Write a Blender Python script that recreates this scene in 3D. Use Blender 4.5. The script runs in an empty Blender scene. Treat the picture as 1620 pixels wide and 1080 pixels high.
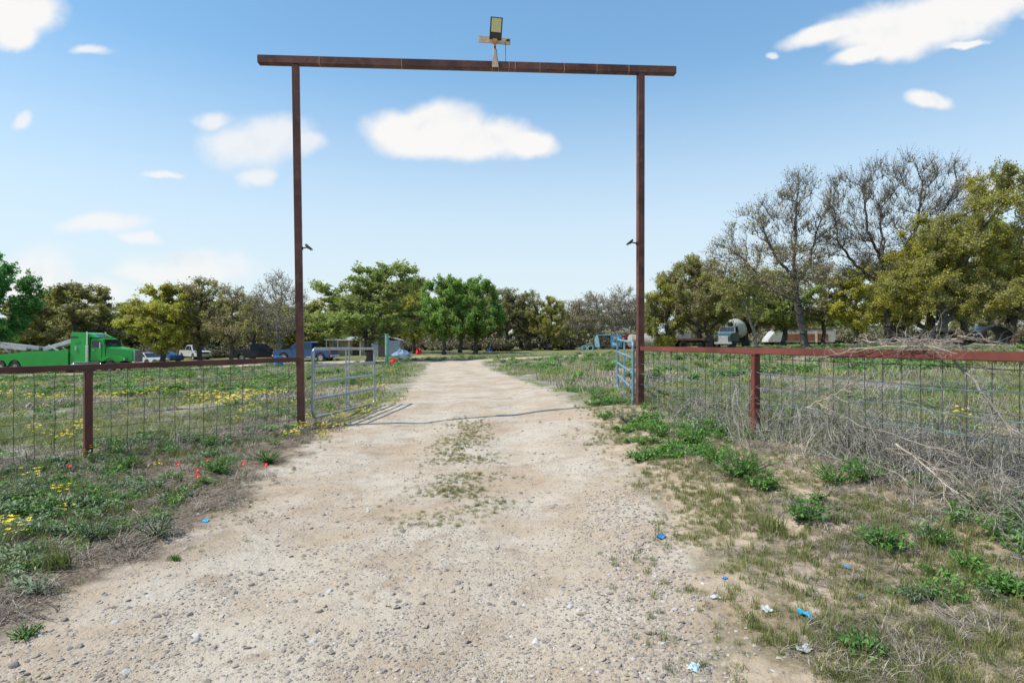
import bpy, bmesh, math, random
import numpy as np
from mathutils import Vector, Matrix, Euler
R = math.radians
sc = bpy.context.scene
COL = sc.collection
CAMZ = 1.5

# ---------------------------------------------------------------- camera
cd = bpy.data.cameras.new("camera"); cam = bpy.data.objects.new("camera", cd); COL.objects.link(cam)
cam.location = (0, 0, CAMZ); cam.rotation_euler = (R(90), 0, 0)
cd.sensor_width = 36; cd.lens = 20.0; cd.clip_start = 0.05; cd.clip_end = 3000
sc.camera = cam

# ---------------------------------------------------------------- node helper
class NT:
    def __init__(s, tree):
        s.t = tree; s.n = tree.nodes; s.l = tree.links
    def add(s, typ, **kw):
        n = s.n.new(typ)
        for k, v in kw.items():
            setattr(n, k, v)
        return n
    def put(s, sock, v):
        if v is None: return
        if isinstance(v, bpy.types.NodeSocket): s.l.new(v, sock)
        else: sock.default_value = v
    def math(s, op, a, b=None, c=None, clamp=False):
        n = s.add('ShaderNodeMath', operation=op); n.use_clamp = clamp
        s.put(n.inputs[0], a)
        if b is not None: s.put(n.inputs[1], b)
        if c is not None: s.put(n.inputs[2], c)
        return n.outputs[0]
    def vmath(s, op, a, b=None, c=None):
        n = s.add('ShaderNodeVectorMath', operation=op)
        s.put(n.inputs[0], a)
        if b is not None: s.put(n.inputs[1], b)
        if c is not None: s.put(n.inputs[2], c)
        return n.outputs['Value'] if op in ('LENGTH', 'DOT_PRODUCT') else n.outputs[0]
    def noise(s, vec, scale, detail=4, rough=0.55, dist=0.0, out='Fac'):
        n = s.add('ShaderNodeTexNoise'); s.put(n.inputs['Vector'], vec)
        n.inputs['Scale'].default_value = scale; n.inputs['Detail'].default_value = detail
        n.inputs['Roughness'].default_value = rough; n.inputs['Distortion'].default_value = dist
        return n.outputs[out]
    def maprange(s, v, a, b, c=0.0, d=1.0, smooth=True):
        n = s.add('ShaderNodeMapRange'); n.interpolation_type = 'SMOOTHSTEP' if smooth else 'LINEAR'
        s.put(n.inputs[0], v)
        for i, x in enumerate((a, b, c, d)): s.put(n.inputs[i + 1], x)
        return n.outputs[0]
    def mix(s, f, a, b):
        n = s.add('ShaderNodeMix', data_type='RGBA'); s.put(n.inputs[0], f)
        s.put(n.inputs[6], a if not isinstance(a, tuple) else (*a[:3], 1)); s.put(n.inputs[7], b if not isinstance(b, tuple) else (*b[:3], 1))
        return n.outputs[2]
    def ramp(s, f, stops, interp='LINEAR'):
        n = s.add('ShaderNodeValToRGB'); s.put(n.inputs[0], f); e = n.color_ramp.elements
        n.color_ramp.interpolation = interp
        while len(e) < len(stops): e.new(0.5)
        for i, (p, c) in enumerate(stops):
            e[i].position = p; e[i].color = (*c[:3], 1)
        return n.outputs[0]

# ---------------------------------------------------------------- light and sky
SUN_EL = R(56); SUN_DX, SUN_DY = -0.972, -0.235      # horizontal direction towards the sun
w = bpy.data.worlds.new("World"); sc.world = w; w.use_nodes = True
w.cycles.sampling_method = 'MANUAL'; w.cycles.sample_map_resolution = 512
T = NT(w.node_tree); T.n.clear()
sky = T.add('ShaderNodeTexSky', sky_type='NISHITA'); sky.sun_disc = False
sky.sun_elevation = SUN_EL; sky.sun_rotation = math.atan2(SUN_DX, SUN_DY)
sky.altitude = 200; sky.air_density = 1.0; sky.dust_density = 0.4; sky.ozone_density = 1.5
tc = T.add('ShaderNodeTexCoord'); D = tc.outputs['Generated']
sep = T.add('ShaderNodeSeparateXYZ'); T.put(sep.inputs[0], D)
yy = T.math('MAXIMUM', sep.outputs[1], 0.05)
cmb = T.add('ShaderNodeCombineXYZ')
T.put(cmb.inputs[0], T.math('DIVIDE', sep.outputs[0], yy)); T.put(cmb.inputs[1], T.math('DIVIDE', sep.outputs[2], yy))
UV = cmb.outputs[0]                                    # tangent coordinates of the sky towards the north
nz = T.vmath('SUBTRACT', T.noise(UV, 9.0, 5, 0.55, 0.3, out='Color'), (0.5, 0.5, 0.5))
nz2 = T.vmath('SUBTRACT', T.noise(UV, 3.0, 3, 0.5, 0.0, out='Color'), (0.5, 0.5, 0.5))
UVc = T.vmath('MULTIPLY_ADD', nz, (0.055, 0.035, 0), UV)
UVs = T.vmath('MULTIPLY_ADD', nz, (0.10, 0.05, 0), T.vmath('MULTIPLY_ADD', nz2, (0.10, 0.05, 0), UV))
def cloud_field(lst, uv):
    cur = None
    for (x, y, a, b, rot) in lst:
        u0, v0 = (x - 810) / 900, (540 - y) / 900; a, b = a / 900, b / 900
        m = T.add('ShaderNodeMapping', vector_type='TEXTURE'); T.put(m.inputs[0], uv)
        m.inputs['Location'].default_value = (u0, v0, 0); m.inputs['Rotation'].default_value = (0, 0, R(rot)); m.inputs['Scale'].default_value = (a, b, 1)
        L = T.vmath('LENGTH', m.outputs[0])
        cur = L if cur is None else T.math('SMOOTH_MIN', cur, L, 0.35)
    return cur
crisp = [(705, 195, 62, 38, 0), (640, 205, 66, 30, 0), (745, 218, 95, 32, 0), (690, 225, 90, 24, 0), (835, 228, 42, 20, 0),
         (1440, 40, 130, 40, 6), (1530, 10, 110, 32, 10), (1316, 50, 82, 15, 14), (1370, 84, 60, 14, 14), (1420, 70, 55, 30, 0),
         (30, 18, 70, 38, 0), (25, 55, 34, 26, 0), (1467, 161, 38, 14, -10), (1525, 68, 34, 7, 8)]
soft = [(400, 228, 80, 42, 0), (430, 215, 50, 34, 0), (480, 235, 36, 22, 0), (412, 278, 30, 18, 0), (342, 186, 34, 14, 0),
        (163, 356, 74, 19, 0), (15, 188, 16, 16, 0), (60, 440, 80, 56, 0), (310, 425, 100, 34, 0), (245, 432, 60, 20, 0), (230, 378, 36, 10, 0), (140, 470, 90, 30, 0),
        (1570, 295, 60, 26, 0), (1210, 84, 11, 7, 0), (160, 86, 38, 8, 0), (1660, 20, 60, 14, 0), (250, 273, 36, 7, 0)]
fc = cloud_field(crisp, UVc); fs = cloud_field(soft, UVs)
edge = T.math('MULTIPLY', T.math('SUBTRACT', T.noise(UV, 14.0, 6, 0.55), 0.5), 0.7)
ac = T.maprange(T.math('ADD', fc, edge), 1.28, 0.62)
as_ = T.maprange(T.math('ADD', fs, T.math('MULTIPLY', edge, 0.8)), 1.25, 0.35, 0.0, 0.8)
alpha = T.math('MAXIMUM', ac, as_, clamp=True)
alpha = T.math('MULTIPLY', alpha, T.maprange(sep.outputs[1], 0.05, 0.15))
shade = T.noise(T.vmath('MULTIPLY_ADD', (0.02, 0.05, 0), (1, 1, 1), UV), 7.0, 4, 0.5)
rel = T.math('SUBTRACT', T.noise(T.vmath('ADD', UV, (0.0, 0.0, 0.0)), 9.0, 5, 0.55), T.noise(T.vmath('ADD', UV, (-0.012, 0.022, 0.0)), 9.0, 5, 0.55))
ccol = T.mix(T.maprange(T.math('ADD', T.math('MULTIPLY', shade, 0.6), T.math('MULTIPLY', rel, 0.8)), 0.02, 0.30), (4.5, 4.7, 5.0), (5.35, 5.3, 5.25))
# a thin milky veil of haze above the horizon, as on a bright Texan spring day
veil = T.maprange(sep.outputs[2], 0.46, 0.0, 0.0, 0.8)
even = T.ramp(sep.outputs[2], [(0.0, (0.62, 0.67, 0.70)), (0.2, (0.50, 0.62, 0.72)), (0.42, (0.21, 0.38, 0.60)), (0.65, (0.12, 0.26, 0.50)), (1.0, (0.07, 0.18, 0.42))])
skyc = T.mix(veil, T.mix(0.5, T.vmath('MULTIPLY', sky.outputs[0], (0.90, 1.26, 1.27)), T.vmath('MULTIPLY', even, (7.0, 7.0, 7.0))), (4.3, 4.65, 4.9))
bg = T.add('ShaderNodeBackground'); T.put(bg.inputs[0], T.mix(alpha, skyc, ccol)); bg.inputs[1].default_value = 0.15
out = T.add('ShaderNodeOutputWorld'); T.l.new(bg.outputs[0], out.inputs[0])

sd = bpy.data.lights.new("sun", 'SUN'); sun = bpy.data.objects.new("sun", sd); COL.objects.link(sun)
sd.energy = 4.5; sd.angle = R(0.5); sd.color = (1.0, 0.955, 0.88)
sv = Vector((SUN_DX * math.cos(SUN_EL), SUN_DY * math.cos(SUN_EL), math.sin(SUN_EL)))
sun.rotation_euler = sv.to_track_quat('Z', 'Y').to_euler()
sc.view_settings.view_transform = 'Standard'; sc.view_settings.look = 'None'
sc.view_settings.exposure = 0.25; sc.view_settings.gamma = 1.0
sc.cycles.use_denoising = True
sc.cycles.max_bounces = 6; sc.cycles.transparent_max_bounces = 8

# ---------------------------------------------------------------- tagging helpers
def tag(o, label=None, cat=None, group=None, kind=None):
    if label: o['label'] = label
    if cat: o['category'] = cat
    if group: o['group'] = group
    if kind: o['kind'] = kind
    return o
def thing(name, loc, label, cat, group=None, rz=0.0):
    o = bpy.data.objects.new(name, None); COL.objects.link(o); o.empty_display_size = 0.2
    o.location = loc; o.rotation_euler = (0, 0, rz)
    return tag(o, label, cat, group)
def copy_tree(o, parent=None):
    c = o.copy(); COL.objects.link(c)
    if parent: c.parent = parent
    for ch in o.children: copy_tree(ch, c)
    return c
def npmesh(name, V, F, mats, mi=None, smooth=False, tint=None):
    """F: array (n,4) or (n,3), or a list of such arrays"""
    me = bpy.data.meshes.new(name)
    Fs = F if isinstance(F, list) else [F]
    Fs = [f for f in Fs if len(f)]
    V = np.asarray(V, np.float32)
    me.vertices.add(len(V)); me.vertices.foreach_set('co', V.ravel())
    loops = np.concatenate([f.ravel() for f in Fs]).astype(np.int32)
    tot = np.concatenate([np.full(len(f), f.shape[1]) for f in Fs]).astype(np.int32)
    me.loops.add(len(loops)); me.loops.foreach_set('vertex_index', loops)
    me.polygons.add(len(tot)); me.polygons.foreach_set('loop_start', np.concatenate([[0], np.cumsum(tot)[:-1]]).astype(np.int32))
    me.polygons.foreach_set('loop_total', tot)
    if mi is not None: me.polygons.foreach_set('material_index', np.asarray(mi, np.int32))
    if smooth: me.polygons.foreach_set('use_smooth', np.ones(len(tot), bool))
    if tint is not None:
        a = me.attributes.new('tint', 'FLOAT', 'POINT'); a.data.foreach_set('value', np.asarray(tint, np.float32))
    for m in (mats if isinstance(mats, (list, tuple)) else [mats]): me.materials.append(m)
    me.update(calc_edges=True); me.validate()
    return me
def mobj(name, me, parent=None, link=True):
    o = bpy.data.objects.new(name, me)
    if link: COL.objects.link(o)
    if parent: o.parent = parent
    return o

class MB:
    """collects boxes, bars and tubes into one mesh"""
    def __init__(s): s.v = []; s.f = []; s.m = []
    def add(s, vs, fs, mi=0):
        b = len(s.v); s.v += [tuple(x) for x in vs]; s.f += [tuple(b + i for i in f) for f in fs]; s.m += [mi] * len(fs)
    def box(s, c, d, rz=0.0, mi=0, M=None):
        hx, hy, hz = d[0] / 2, d[1] / 2, d[2] / 2
        vs = [Vector((x, y, z)) for x in (-hx, hx) for y in (-hy, hy) for z in (-hz, hz)]
        Q = M if M is not None else Matrix.Rotation(rz, 3, 'Z')
        vs = [Q @ v + Vector(c) for v in vs]
        s.add(vs, [(0, 1, 3, 2), (4, 6, 7, 5), (0, 4, 5, 1), (2, 3, 7, 6), (0, 2, 6, 4), (1, 5, 7, 3)], mi)
    def bar(s, a, b, wdt, h, mi=0, up=(0, 0, 1)):
        a, b = Vector(a), Vector(b); d = (b - a); L = d.length; d.normalize()
        side = d.cross(Vector(up))
        if side.length < 1e-4: side = d.cross(Vector((0, 1, 0)))
        side.normalize(); u = side.cross(d)
        Q = Matrix((d, side, u)).transposed()
        s.box((a + b) / 2, (L, wdt, h), M=Q, mi=mi)
    def tube(s, pts, r, n=8, mi=0, caps=True):
        pts = [Vector(p) for p in pts]; rs = r if isinstance(r, (list, tuple)) else [r] * len(pts)
        vs = []; fs = []; prev = None
        for i, p in enumerate(pts):
            d = (pts[min(i + 1, len(pts) - 1)] - pts[max(i - 1, 0)]).normalized()
            if prev is None:
                prev = d.cross(Vector((0, 0, 1))) if abs(d.z) < 0.9 else d.cross(Vector((0, 1, 0)))
            prev = (prev - d * prev.dot(d)).normalized(); q = d.cross(prev)
            for k in range(n):
                a = 2 * math.pi * k / n
                vs.append(p + (prev * math.cos(a) + q * math.sin(a)) * rs[i])
        for i in range(len(pts) - 1):
            for k in range(n):
                fs.append((i * n + k, i * n + (k + 1) % n, (i + 1) * n + (k + 1) % n, (i + 1) * n + k))
        if caps:
            fs.append(tuple(range(n))[::-1]); fs.append(tuple((len(pts) - 1) * n + k for k in range(n)))
        s.add(vs, fs, mi)
    def prism(s, prof, a, b, axis='Y', mi=0, inset=None):
        """2-D profile (u,z) extruded along axis from a to b; inset: (scale of far outline toward its centre)"""
        n = len(prof); vs = []
        for t in (a, b):
            for (u, z) in prof:
                vs.append((u, t, z) if axis == 'Y' else ((t, u, z) if axis == 'X' else (u, z, t)))
        fs = [tuple(range(n)), tuple(range(2 * n - 1, n - 1, -1))] + [(i, i + n, (i + 1) % n + n, (i + 1) % n) for i in range(n)]
        s.add(vs, fs, mi)
    def lathe(s, prof, c=(0, 0, 0), n=20, axis='Z', mi=0, arc=1.0):
        """prof: (r, t) pairs turned about the axis"""
        vs = []; fs = []; m = n if arc >= 1 else n + 1
        for (r, t) in prof:
            for k in range(m):
                a = 2 * math.pi * arc * k / n
                x, y = r * math.cos(a), r * math.sin(a)
                p = (x, y, t) if axis == 'Z' else ((x, t, y) if axis == 'Y' else (t, x, y))
                vs.append((p[0] + c[0], p[1] + c[1], p[2] + c[2]))
        for i in range(len(prof) - 1):
            for k in range(n if arc >= 1 else n):
                k2 = (k + 1) % m
                fs.append((i * m + k, i * m + k2, (i + 1) * m + k2, (i + 1) * m + k))
        s.add(vs, fs, mi)
    def quad(s, a, b, c, d, mi=0): s.add([a, b, c, d], [(0, 1, 2, 3)], mi)
    def build(s, name, mats, parent=None, smooth=None, bevel=0.0, seg=2, link=True):
        me = bpy.data.meshes.new(name); me.from_pydata([tuple(v) for v in s.v], [], s.f)
        for m in (mats if isinstance(mats, (list, tuple)) else [mats]): me.materials.append(m)
        me.polygons.foreach_set('material_index', s.m)
        bm = bmesh.new(); bm.from_mesh(me); bmesh.ops.recalc_face_normals(bm, faces=bm.faces)
        if bevel > 0:
            es = [e for e in bm.edges if len(e.link_faces) == 2 and e.calc_face_angle(0) > R(25)]
            bmesh.ops.bevel(bm, geom=es, offset=bevel, segments=seg, affect='EDGES', clamp_overlap=True)
        bm.to_mesh(me); bm.free()
        if smooth is not None or bevel > 0:
            me.polygons.foreach_set('use_smooth', np.ones(len(me.polygons), bool))
            me.set_sharp_from_angle(angle=R(smooth or 35))
        me.update()
        return mobj(name, me, parent, link)

# ---------------------------------------------------------------- materials
MATS = {}
def base_mat(name):
    m = bpy.data.materials.new(name); m.use_nodes = True; t = NT(m.node_tree)
    b = m.node_tree.nodes['Principled BSDF']; MATS[name] = m
    return m, t, b
def pmat(name, col, rough=0.6, metal=0.0, var=0.25, vs=3.0, dirt=None, dirt_amt=0.4, dscale=2.0, bump=0.0, bs=60.0, coat=0.0, obj=True, dthr=0.5):
    """painted / worn surface: noise-varied colour, patches of dirt or rust, small bump"""
    m, t, b = base_mat(name)
    co = t.add('ShaderNodeTexCoord').outputs['Object' if obj else 'Generated']
    n1 = t.noise(co, vs, 5, 0.6)
    dark = tuple(c * (1 - var) for c in col); lite = tuple(min(1, c * (1 + var)) for c in col)
    c = t.mix(t.maprange(n1, 0.3, 0.7), dark, lite)
    if dirt:
        n2 = t.noise(co, dscale, 7, 0.7, 0.4)
        c = t.mix(t.maprange(n2, dthr, dthr + 0.12, 0, dirt_amt), c, dirt)
    t.put(b.inputs['Base Color'], c)
    t.put(b.inputs['Roughness'], t.maprange(t.noise(co, vs * 4, 4), 0.3, 0.7, max(0.02, rough - 0.1), min(1, rough + 0.12)))
    b.inputs['Metallic'].default_value = metal
    if coat: b.inputs['Coat Weight'].default_value = coat; b.inputs['Coat Roughness'].default_value = 0.08
    if bump:
        bp = t.add('ShaderNodeBump'); bp.inputs['Strength'].default_value = bump; bp.inputs['Distance'].default_value = 0.01
        t.put(bp.inputs['Height'], t.noise(co, bs, 5, 0.6)); t.l.new(bp.outputs[0], b.inputs['Normal'])
    return m
def leafmat(name, stops, transl=0.3, rough=0.55, obj_rand=0.25):
    """leaf / blade: colour runs along the per-leaf 'tint', shifted a little per plant"""
    m, t, b = base_mat(name)
    at = t.add('ShaderNodeAttribute', attribute_name='tint').outputs['Fac']
    rnd = t.add('ShaderNodeObjectInfo').outputs['Random']
    f = t.math('ADD', at, t.math('MULTIPLY', t.math('SUBTRACT', rnd, 0.5), obj_rand), clamp=True)
    c = t.ramp(f, stops)
    t.put(b.inputs['Base Color'], c); b.inputs['Roughness'].default_value = rough
    b.inputs['Specular IOR Level'].default_value = 0.35
    tr = t.add('ShaderNodeBsdfTranslucent'); t.put(tr.inputs[0], t.mix(0.35, c, (0.25, 0.3, 0.03)))
    mx = t.add('ShaderNodeMixShader'); mx.inputs[0].default_value = transl
    t.l.new(b.outputs[0], mx.inputs[1]); t.l.new(tr.outputs[0], mx.inputs[2])
    o = [n for n in t.n if n.type == 'OUTPUT_MATERIAL'][0]; t.l.new(mx.outputs[0], o.inputs[0])
    return m

# ---------------------------------------------------------------- ground height
CP = np.array([(0, 0, 0), (-6, 3, -.03), (5, 3, .22), (0, 5, 0), (0, 12, .12), (-3.63, 9.8, .03), (-5.5, 7.4, -.02), (2.33, 10.35, .37), (3.1, 7.26, .36), (3.84, 4.27, .28),
    (1.2, 8, .1), (-1, 8, .03), (-36, 50, -1.15), (-52, 50, -1.3), (-20.7, 57, -.46), (-9, 80, -.05), (13.8, 86, .3), (30, 77, .9), (19.6, 38, 1.0), (42, 40, 1.15),
    (62, 80, 1.2), (0, 45, .1), (-3, 30, .02), (8, 30, .45), (-15, 12, -.25), (-30, 20, -.7), (12, 12, .6), (25, 12, .95), (-60, 10, -1.3), (60, 10, 1.2), (0, 130, .2), (-70, 120, -.9),
    (70, 130, 1.1), (0, -20, 0), (-40, -20, -.9), (40, -20, .9), (120, 60, 1.3), (-120, 60, -1.4), (10, 55, .35), (-12, 30, -.15)], float)
def _phi(r2): return 0.5 * r2 * np.log(r2 + 1e-9)
def _tps_fit():
    P = CP[:, :2]; n = len(P); K = _phi(((P[:, None] - P[None]) ** 2).sum(-1)) + np.eye(n) * 3.0
    A = np.zeros((n + 3, n + 3)); A[:n, :n] = K; A[:n, n] = 1; A[:n, n + 1:] = P; A[n, :n] = 1; A[n + 1:, :n] = P.T
    return np.linalg.solve(A, np.concatenate([CP[:, 2], np.zeros(3)]))
_W = _tps_fit()
def hash2(ix, iy, seed):
    h = (ix.astype(np.int64) * 374761393 + iy.astype(np.int64) * 668265263 + seed * 1442695041) & 0xffffffff
    h = ((h ^ (h >> 13)) * 1274126177) & 0xffffffff
    return ((h ^ (h >> 16)) & 0xffff) / 65535.0
def vnoise(x, y, seed=0):
    ix, iy = np.floor(x), np.floor(y); fx, fy = x - ix, y - iy
    fx = fx * fx * (3 - 2 * fx); fy = fy * fy * (3 - 2 * fy)
    a, b = hash2(ix, iy, seed), hash2(ix + 1, iy, seed); c, d = hash2(ix, iy + 1, seed), hash2(ix + 1, iy + 1, seed)
    return (a * (1 - fx) + b * fx) * (1 - fy) + (c * (1 - fx) + d * fx) * fy
def fbm(x, y, scale, octv=4, seed=0, gain=0.5):
    s = 0; a = 1; t = 0
    for i in range(octv):
        s = s + a * vnoise(x * scale, y * scale, seed + i * 17); t += a; a *= gain; scale *= 2.03
    return s / t
_LY = [-30, 2.2, 3.4, 4.2, 5.4, 6.75, 8.4, 10.4, 15, 22.5, 33, 45, 60]
_LX = [-3.4, -2.66, -2.6, -2.53, -2.5, -2.7, -2.9, -2.85, -2.85, -3.7, -4.9, -6.4, -6.6]
_RX = [0.6, 0.80, 0.98, 1.08, 1.16, 1.22, 1.24, 1.27, 0.95, -0.2, -1.6, -2.6, -2.6]
def drive_sd(x, y):
    """signed distance-ish: negative on the gravel"""
    L = np.interp(y, _LY, _LX); Rr = np.interp(y, _LY, _RX)
    s = np.maximum(L - x, x - Rr); s = np.where(y > 46, np.maximum(s, y - 46), s)
    pl = [(9, 50), (2.7, 48), (-2, 44), (-7, 43.5), (-14, 50), (-22, 53), (-30, 45), (-45, 43), (-80, 44)]
    for (ax, ay), (bx, by) in zip(pl, pl[1:]):
        dx, dy = bx - ax, by - ay; t = np.clip(((x - ax) * dx + (y - ay) * dy) / (dx * dx + dy * dy), 0, 1)
        d = np.hypot(x - ax - t * dx, y - ay - t * dy) - 2.2; s = np.minimum(s, d)
    return s
def bare(x, y):
    """bare sandy soil 0..1"""
    b = np.clip(1 - np.abs(y - (23 + 0.12 * x)) / 3.5, 0, 1) * (x > 4) * 0.9
    b = np.maximum(b, np.clip(1 - np.hypot((x + 9) / 5, (y - 62) / 7), 0, 1) * 1.2)
    return np.clip(b, 0, 1)
def hg(x, y):
    x = np.atleast_1d(np.asarray(x, float)); y = np.atleast_1d(np.asarray(y, float))
    xc = np.clip(x, -130, 130); yc = np.clip(y, -20, 140); sh = x.shape
    xf, yf = xc.ravel(), yc.ravel(); r = np.empty(xf.shape)
    for i in range(0, len(xf), 20000):
        X, Y = xf[i:i + 20000], yf[i:i + 20000]
        r2 = (X[:, None] - CP[None, :, 0]) ** 2 + (Y[:, None] - CP[None, :, 1]) ** 2
        r[i:i + 20000] = _phi(r2) @ _W[:-3] + _W[-3] + _W[-2] * X + _W[-1] * Y
    r = r.reshape(sh)
    s = drive_sd(x, y); off = np.clip(s / 0.8, 0, 1)
    r = r + (fbm(x, y, 0.9, 4, 5) - 0.5) * (0.03 + 0.13 * off) + (fbm(x, y, 5.0, 3, 9) - 0.5) * (0.012 + 0.035 * off)
    # tyre ruts
    L = np.interp(y, _LY, _LX); Rr = np.interp(y, _LY, _RX); c = (L + Rr) / 2; on = np.clip(-s / 0.4, 0, 1)
    for o_ in (-0.85, 0.85): r = r - 0.03 * on * np.exp(-((x - c - o_) / 0.35) ** 2)
    return r
def H(x, y): return float(hg(x, y)[0])

def axis(lo, hi, fine_lo, fine_hi, step, grow=1.07):
    a = list(np.arange(fine_lo, fine_hi, step)); s = step; x = fine_hi; up = []
    while x < hi: up.append(x); s *= grow; x += s
    up.append(hi); s = step; x = fine_lo - step; dn = []
    while x > lo: dn.append(x); s *= grow; x -= s
    dn.append(lo)
    return np.array(dn[::-1] + a + up)
gx = axis(-900, 900, -5.5, 5.0, 0.045); gy = axis(-40, 1400, 2.0, 11.0, 0.045, 1.045)
GX, GY = np.meshgrid(gx, gy); GZ = hg(GX, GY)
nx, ny = len(gx), len(gy)
idx = np.arange(nx * ny).reshape(ny, nx)
GF = np.stack([idx[:-1, :-1], idx[:-1, 1:], idx[1:, 1:], idx[1:, :-1]], -1).reshape(-1, 4)

m, t, b = base_mat('ground_soil')
P = t.add('ShaderNodeTexCoord').outputs['Object']
sdn = t.add('ShaderNodeAttribute', attribute_name='drive').outputs['Fac']
bar = t.add('ShaderNodeAttribute', attribute_name='bare').outputs['Fac']
sx = t.add('ShaderNodeSeparateXYZ'); t.put(sx.inputs[0], P)
big = t.noise(P, 0.9, 5, 0.6, 0.3); mid = t.noise(P, 4.0, 6, 0.65); fine = t.noise(P, 45, 5, 0.7); fine2 = t.noise(P, 140, 3, 0.6)
e1 = t.math('ADD', sdn, t.math('MULTIPLY', t.math('SUBTRACT', t.noise(P, 1.6, 6, 0.65), 0.5), 1.5))
on = t.maprange(e1, 0.25, -0.15)
# gravel drive: pale caliche with grey chips and tan dusty patches
dust = t.mix(t.maprange(big, 0.36, 0.62), (0.430, 0.334, 0.235), (0.501, 0.433, 0.346))
dust = t.mix(t.maprange(mid, 0.56, 0.72, 0, 0.7), dust, (0.512, 0.464, 0.394))
dust = t.mix(t.maprange(t.noise(P, 2.3, 5, 0.6, 0.5), 0.54, 0.68, 0, 0.7), dust, (0.338, 0.244, 0.163))
dust = t.mix(t.maprange(t.noise(P, 11, 4, 0.6), 0.58, 0.68, 0, 0.35), dust, (0.307, 0.250, 0.192))
dust = t.mix(t.maprange(t.noise(P, 0.75, 4, 0.6, 0.6), 0.52, 0.68, 0, 0.5), dust, (0.328, 0.241, 0.162))
vor = t.add('ShaderNodeTexVoronoi', feature='F1'); t.put(vor.inputs['Vector'], P); vor.inputs['Scale'].default_value = 62
chipf = t.math('MULTIPLY', t.maprange(vor.outputs['Distance'], 0.42, 0.30), t.maprange(t.noise(P, 6, 4, 0.6), 0.47, 0.62))
vsep = t.add('ShaderNodeSeparateColor'); t.put(vsep.inputs[0], vor.outputs['Color'])
chipc = t.ramp(vsep.outputs[0], [(0, (0.163, 0.150, 0.145)), (0.35, (0.368, 0.319, 0.269)), (0.7, (0.532, 0.478, 0.404)), (1, (0.614, 0.578, 0.529))])
drv = t.mix(t.math('MULTIPLY', chipf, 0.75), dust, chipc)
drv = t.mix(t.maprange(fine, 0.62, 0.75, 0, 0.5), drv, (0.266, 0.209, 0.159))
# verge and field: sand, straw mulch, moss-green low growth
sand = t.mix(t.maprange(mid, 0.35, 0.65), (0.36, 0.265, 0.175), (0.49, 0.395, 0.285))
mulch = t.mix(t.maprange(fine, 0.35, 0.65), (0.076, 0.053, 0.037), (0.231, 0.182, 0.134))
green = t.mix(t.maprange(mid, 0.4, 0.62), (0.107, 0.129, 0.045), (0.187, 0.191, 0.076))
grey = t.mix(t.maprange(fine, 0.3, 0.7), (0.205, 0.182, 0.147), (0.374, 0.338, 0.276))
n3 = t.noise(P, 0.55, 5, 0.6, 0.2); n4 = t.noise(P, 1.7, 5, 0.65, 0.2)
fld = t.mix(t.maprange(n3, 0.42, 0.58), grey, green)
fld = t.mix(t.maprange(n4, 0.56, 0.66, 0, 0.85), fld, sand)
nearf = t.maprange(sx.outputs[1], 13, 9)
rightf = t.maprange(sx.outputs[0], -1.0, 1.0)
vl = t.mix(t.maprange(n4, 0.50, 0.62, 0, 0.75), mulch, t.mix(0.5, sand, mulch))
vr = t.mix(t.maprange(t.noise(P, 3.2, 6, 0.65), 0.43, 0.55), t.mix(0.25, t.mix(0.5, mulch, sand), green), sand)
verge = t.mix(rightf, vl, vr)
vw = t.math('MULTIPLY', nearf, t.maprange(sdn, 3.2, 1.9))
fld = t.mix(vw, fld, verge)
fartone = t.maprange(sx.outputs[1], 28, 60)
fld = t.mix(t.math('MULTIPLY', fartone, 0.75), fld, t.mix(t.maprange(n3, 0.35, 0.6), (0.107, 0.129, 0.036), (0.178, 0.178, 0.058)))
fld = t.mix(t.maprange(t.math('ADD', bar, t.math('MULTIPLY', t.math('SUBTRACT', n4, 0.5), 1.2)), 0.35, 0.6), fld, t.mix(0.5, sand, (0.267, 0.191, 0.142)))
col = t.mix(on, fld, drv)
t.put(b.inputs['Base Color'], col); b.inputs['Roughness'].default_value = 0.95; b.inputs['Specular IOR Level'].default_value = 0.15
bp = t.add('ShaderNodeBump'); bp.inputs['Strength'].default_value = 0.9; bp.inputs['Distance'].default_value = 0.02
hgt = t.math('ADD', t.math('MULTIPLY', fine, 0.7), t.math('ADD', t.math('ADD', t.math('MULTIPLY', fine2, 0.25), t.math('MULTIPLY', t.noise(P, 14, 4, 0.6), 1.3)), t.math('MULTIPLY', t.math('MULTIPLY', chipf, on), 0.45)))
t.put(bp.inputs['Height'], hgt); t.l.new(bp.outputs[0], b.inputs['Normal'])
gm = npmesh('ground', np.stack([GX, GY, GZ], -1).reshape(-1, 3), GF, m, smooth=True)
for nm, arr in (('drive', drive_sd(GX, GY)), ('bare', bare(GX, GY))):
    a = gm.attributes.new(nm, 'FLOAT', 'POINT'); a.data.foreach_set('value', np.clip(arr, -3, 6).astype(np.float32).ravel())
tag(mobj('ground', gm), kind='structure')
# ---------------------------------------------------------------- ranch entrance
RUST = (0.17, 0.062, 0.042)
M_arch = pmat('brown_steel', (0.115, 0.050, 0.040), 0.5, 0.0, 0.35, 2.0, dirt=(0.19, 0.09, 0.055), dirt_amt=0.7, dscale=5, bump=0.25, bs=90)
M_railr = pmat('oxide_red_steel', (0.160, 0.048, 0.036), 0.5, 0.0, 0.25, 1.6, dirt=(0.30, 0.16, 0.13), dirt_amt=0.5, dscale=3.5, dthr=0.6, bump=0.2, bs=90)
M_railb = pmat('brown_rail_steel', (0.125, 0.045, 0.035), 0.5, 0.0, 0.3, 1.5, dirt=(0.09, 0.045, 0.04), dirt_amt=0.6, dscale=4, bump=0.2, bs=90)
M_wire = pmat('wire', (0.07, 0.062, 0.058), 0.6, 0.2, 0.4, 6)
M_barb = pmat('twine_wire', (0.13, 0.19, 0.20), 0.55, 0.2, 0.4, 6)
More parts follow.
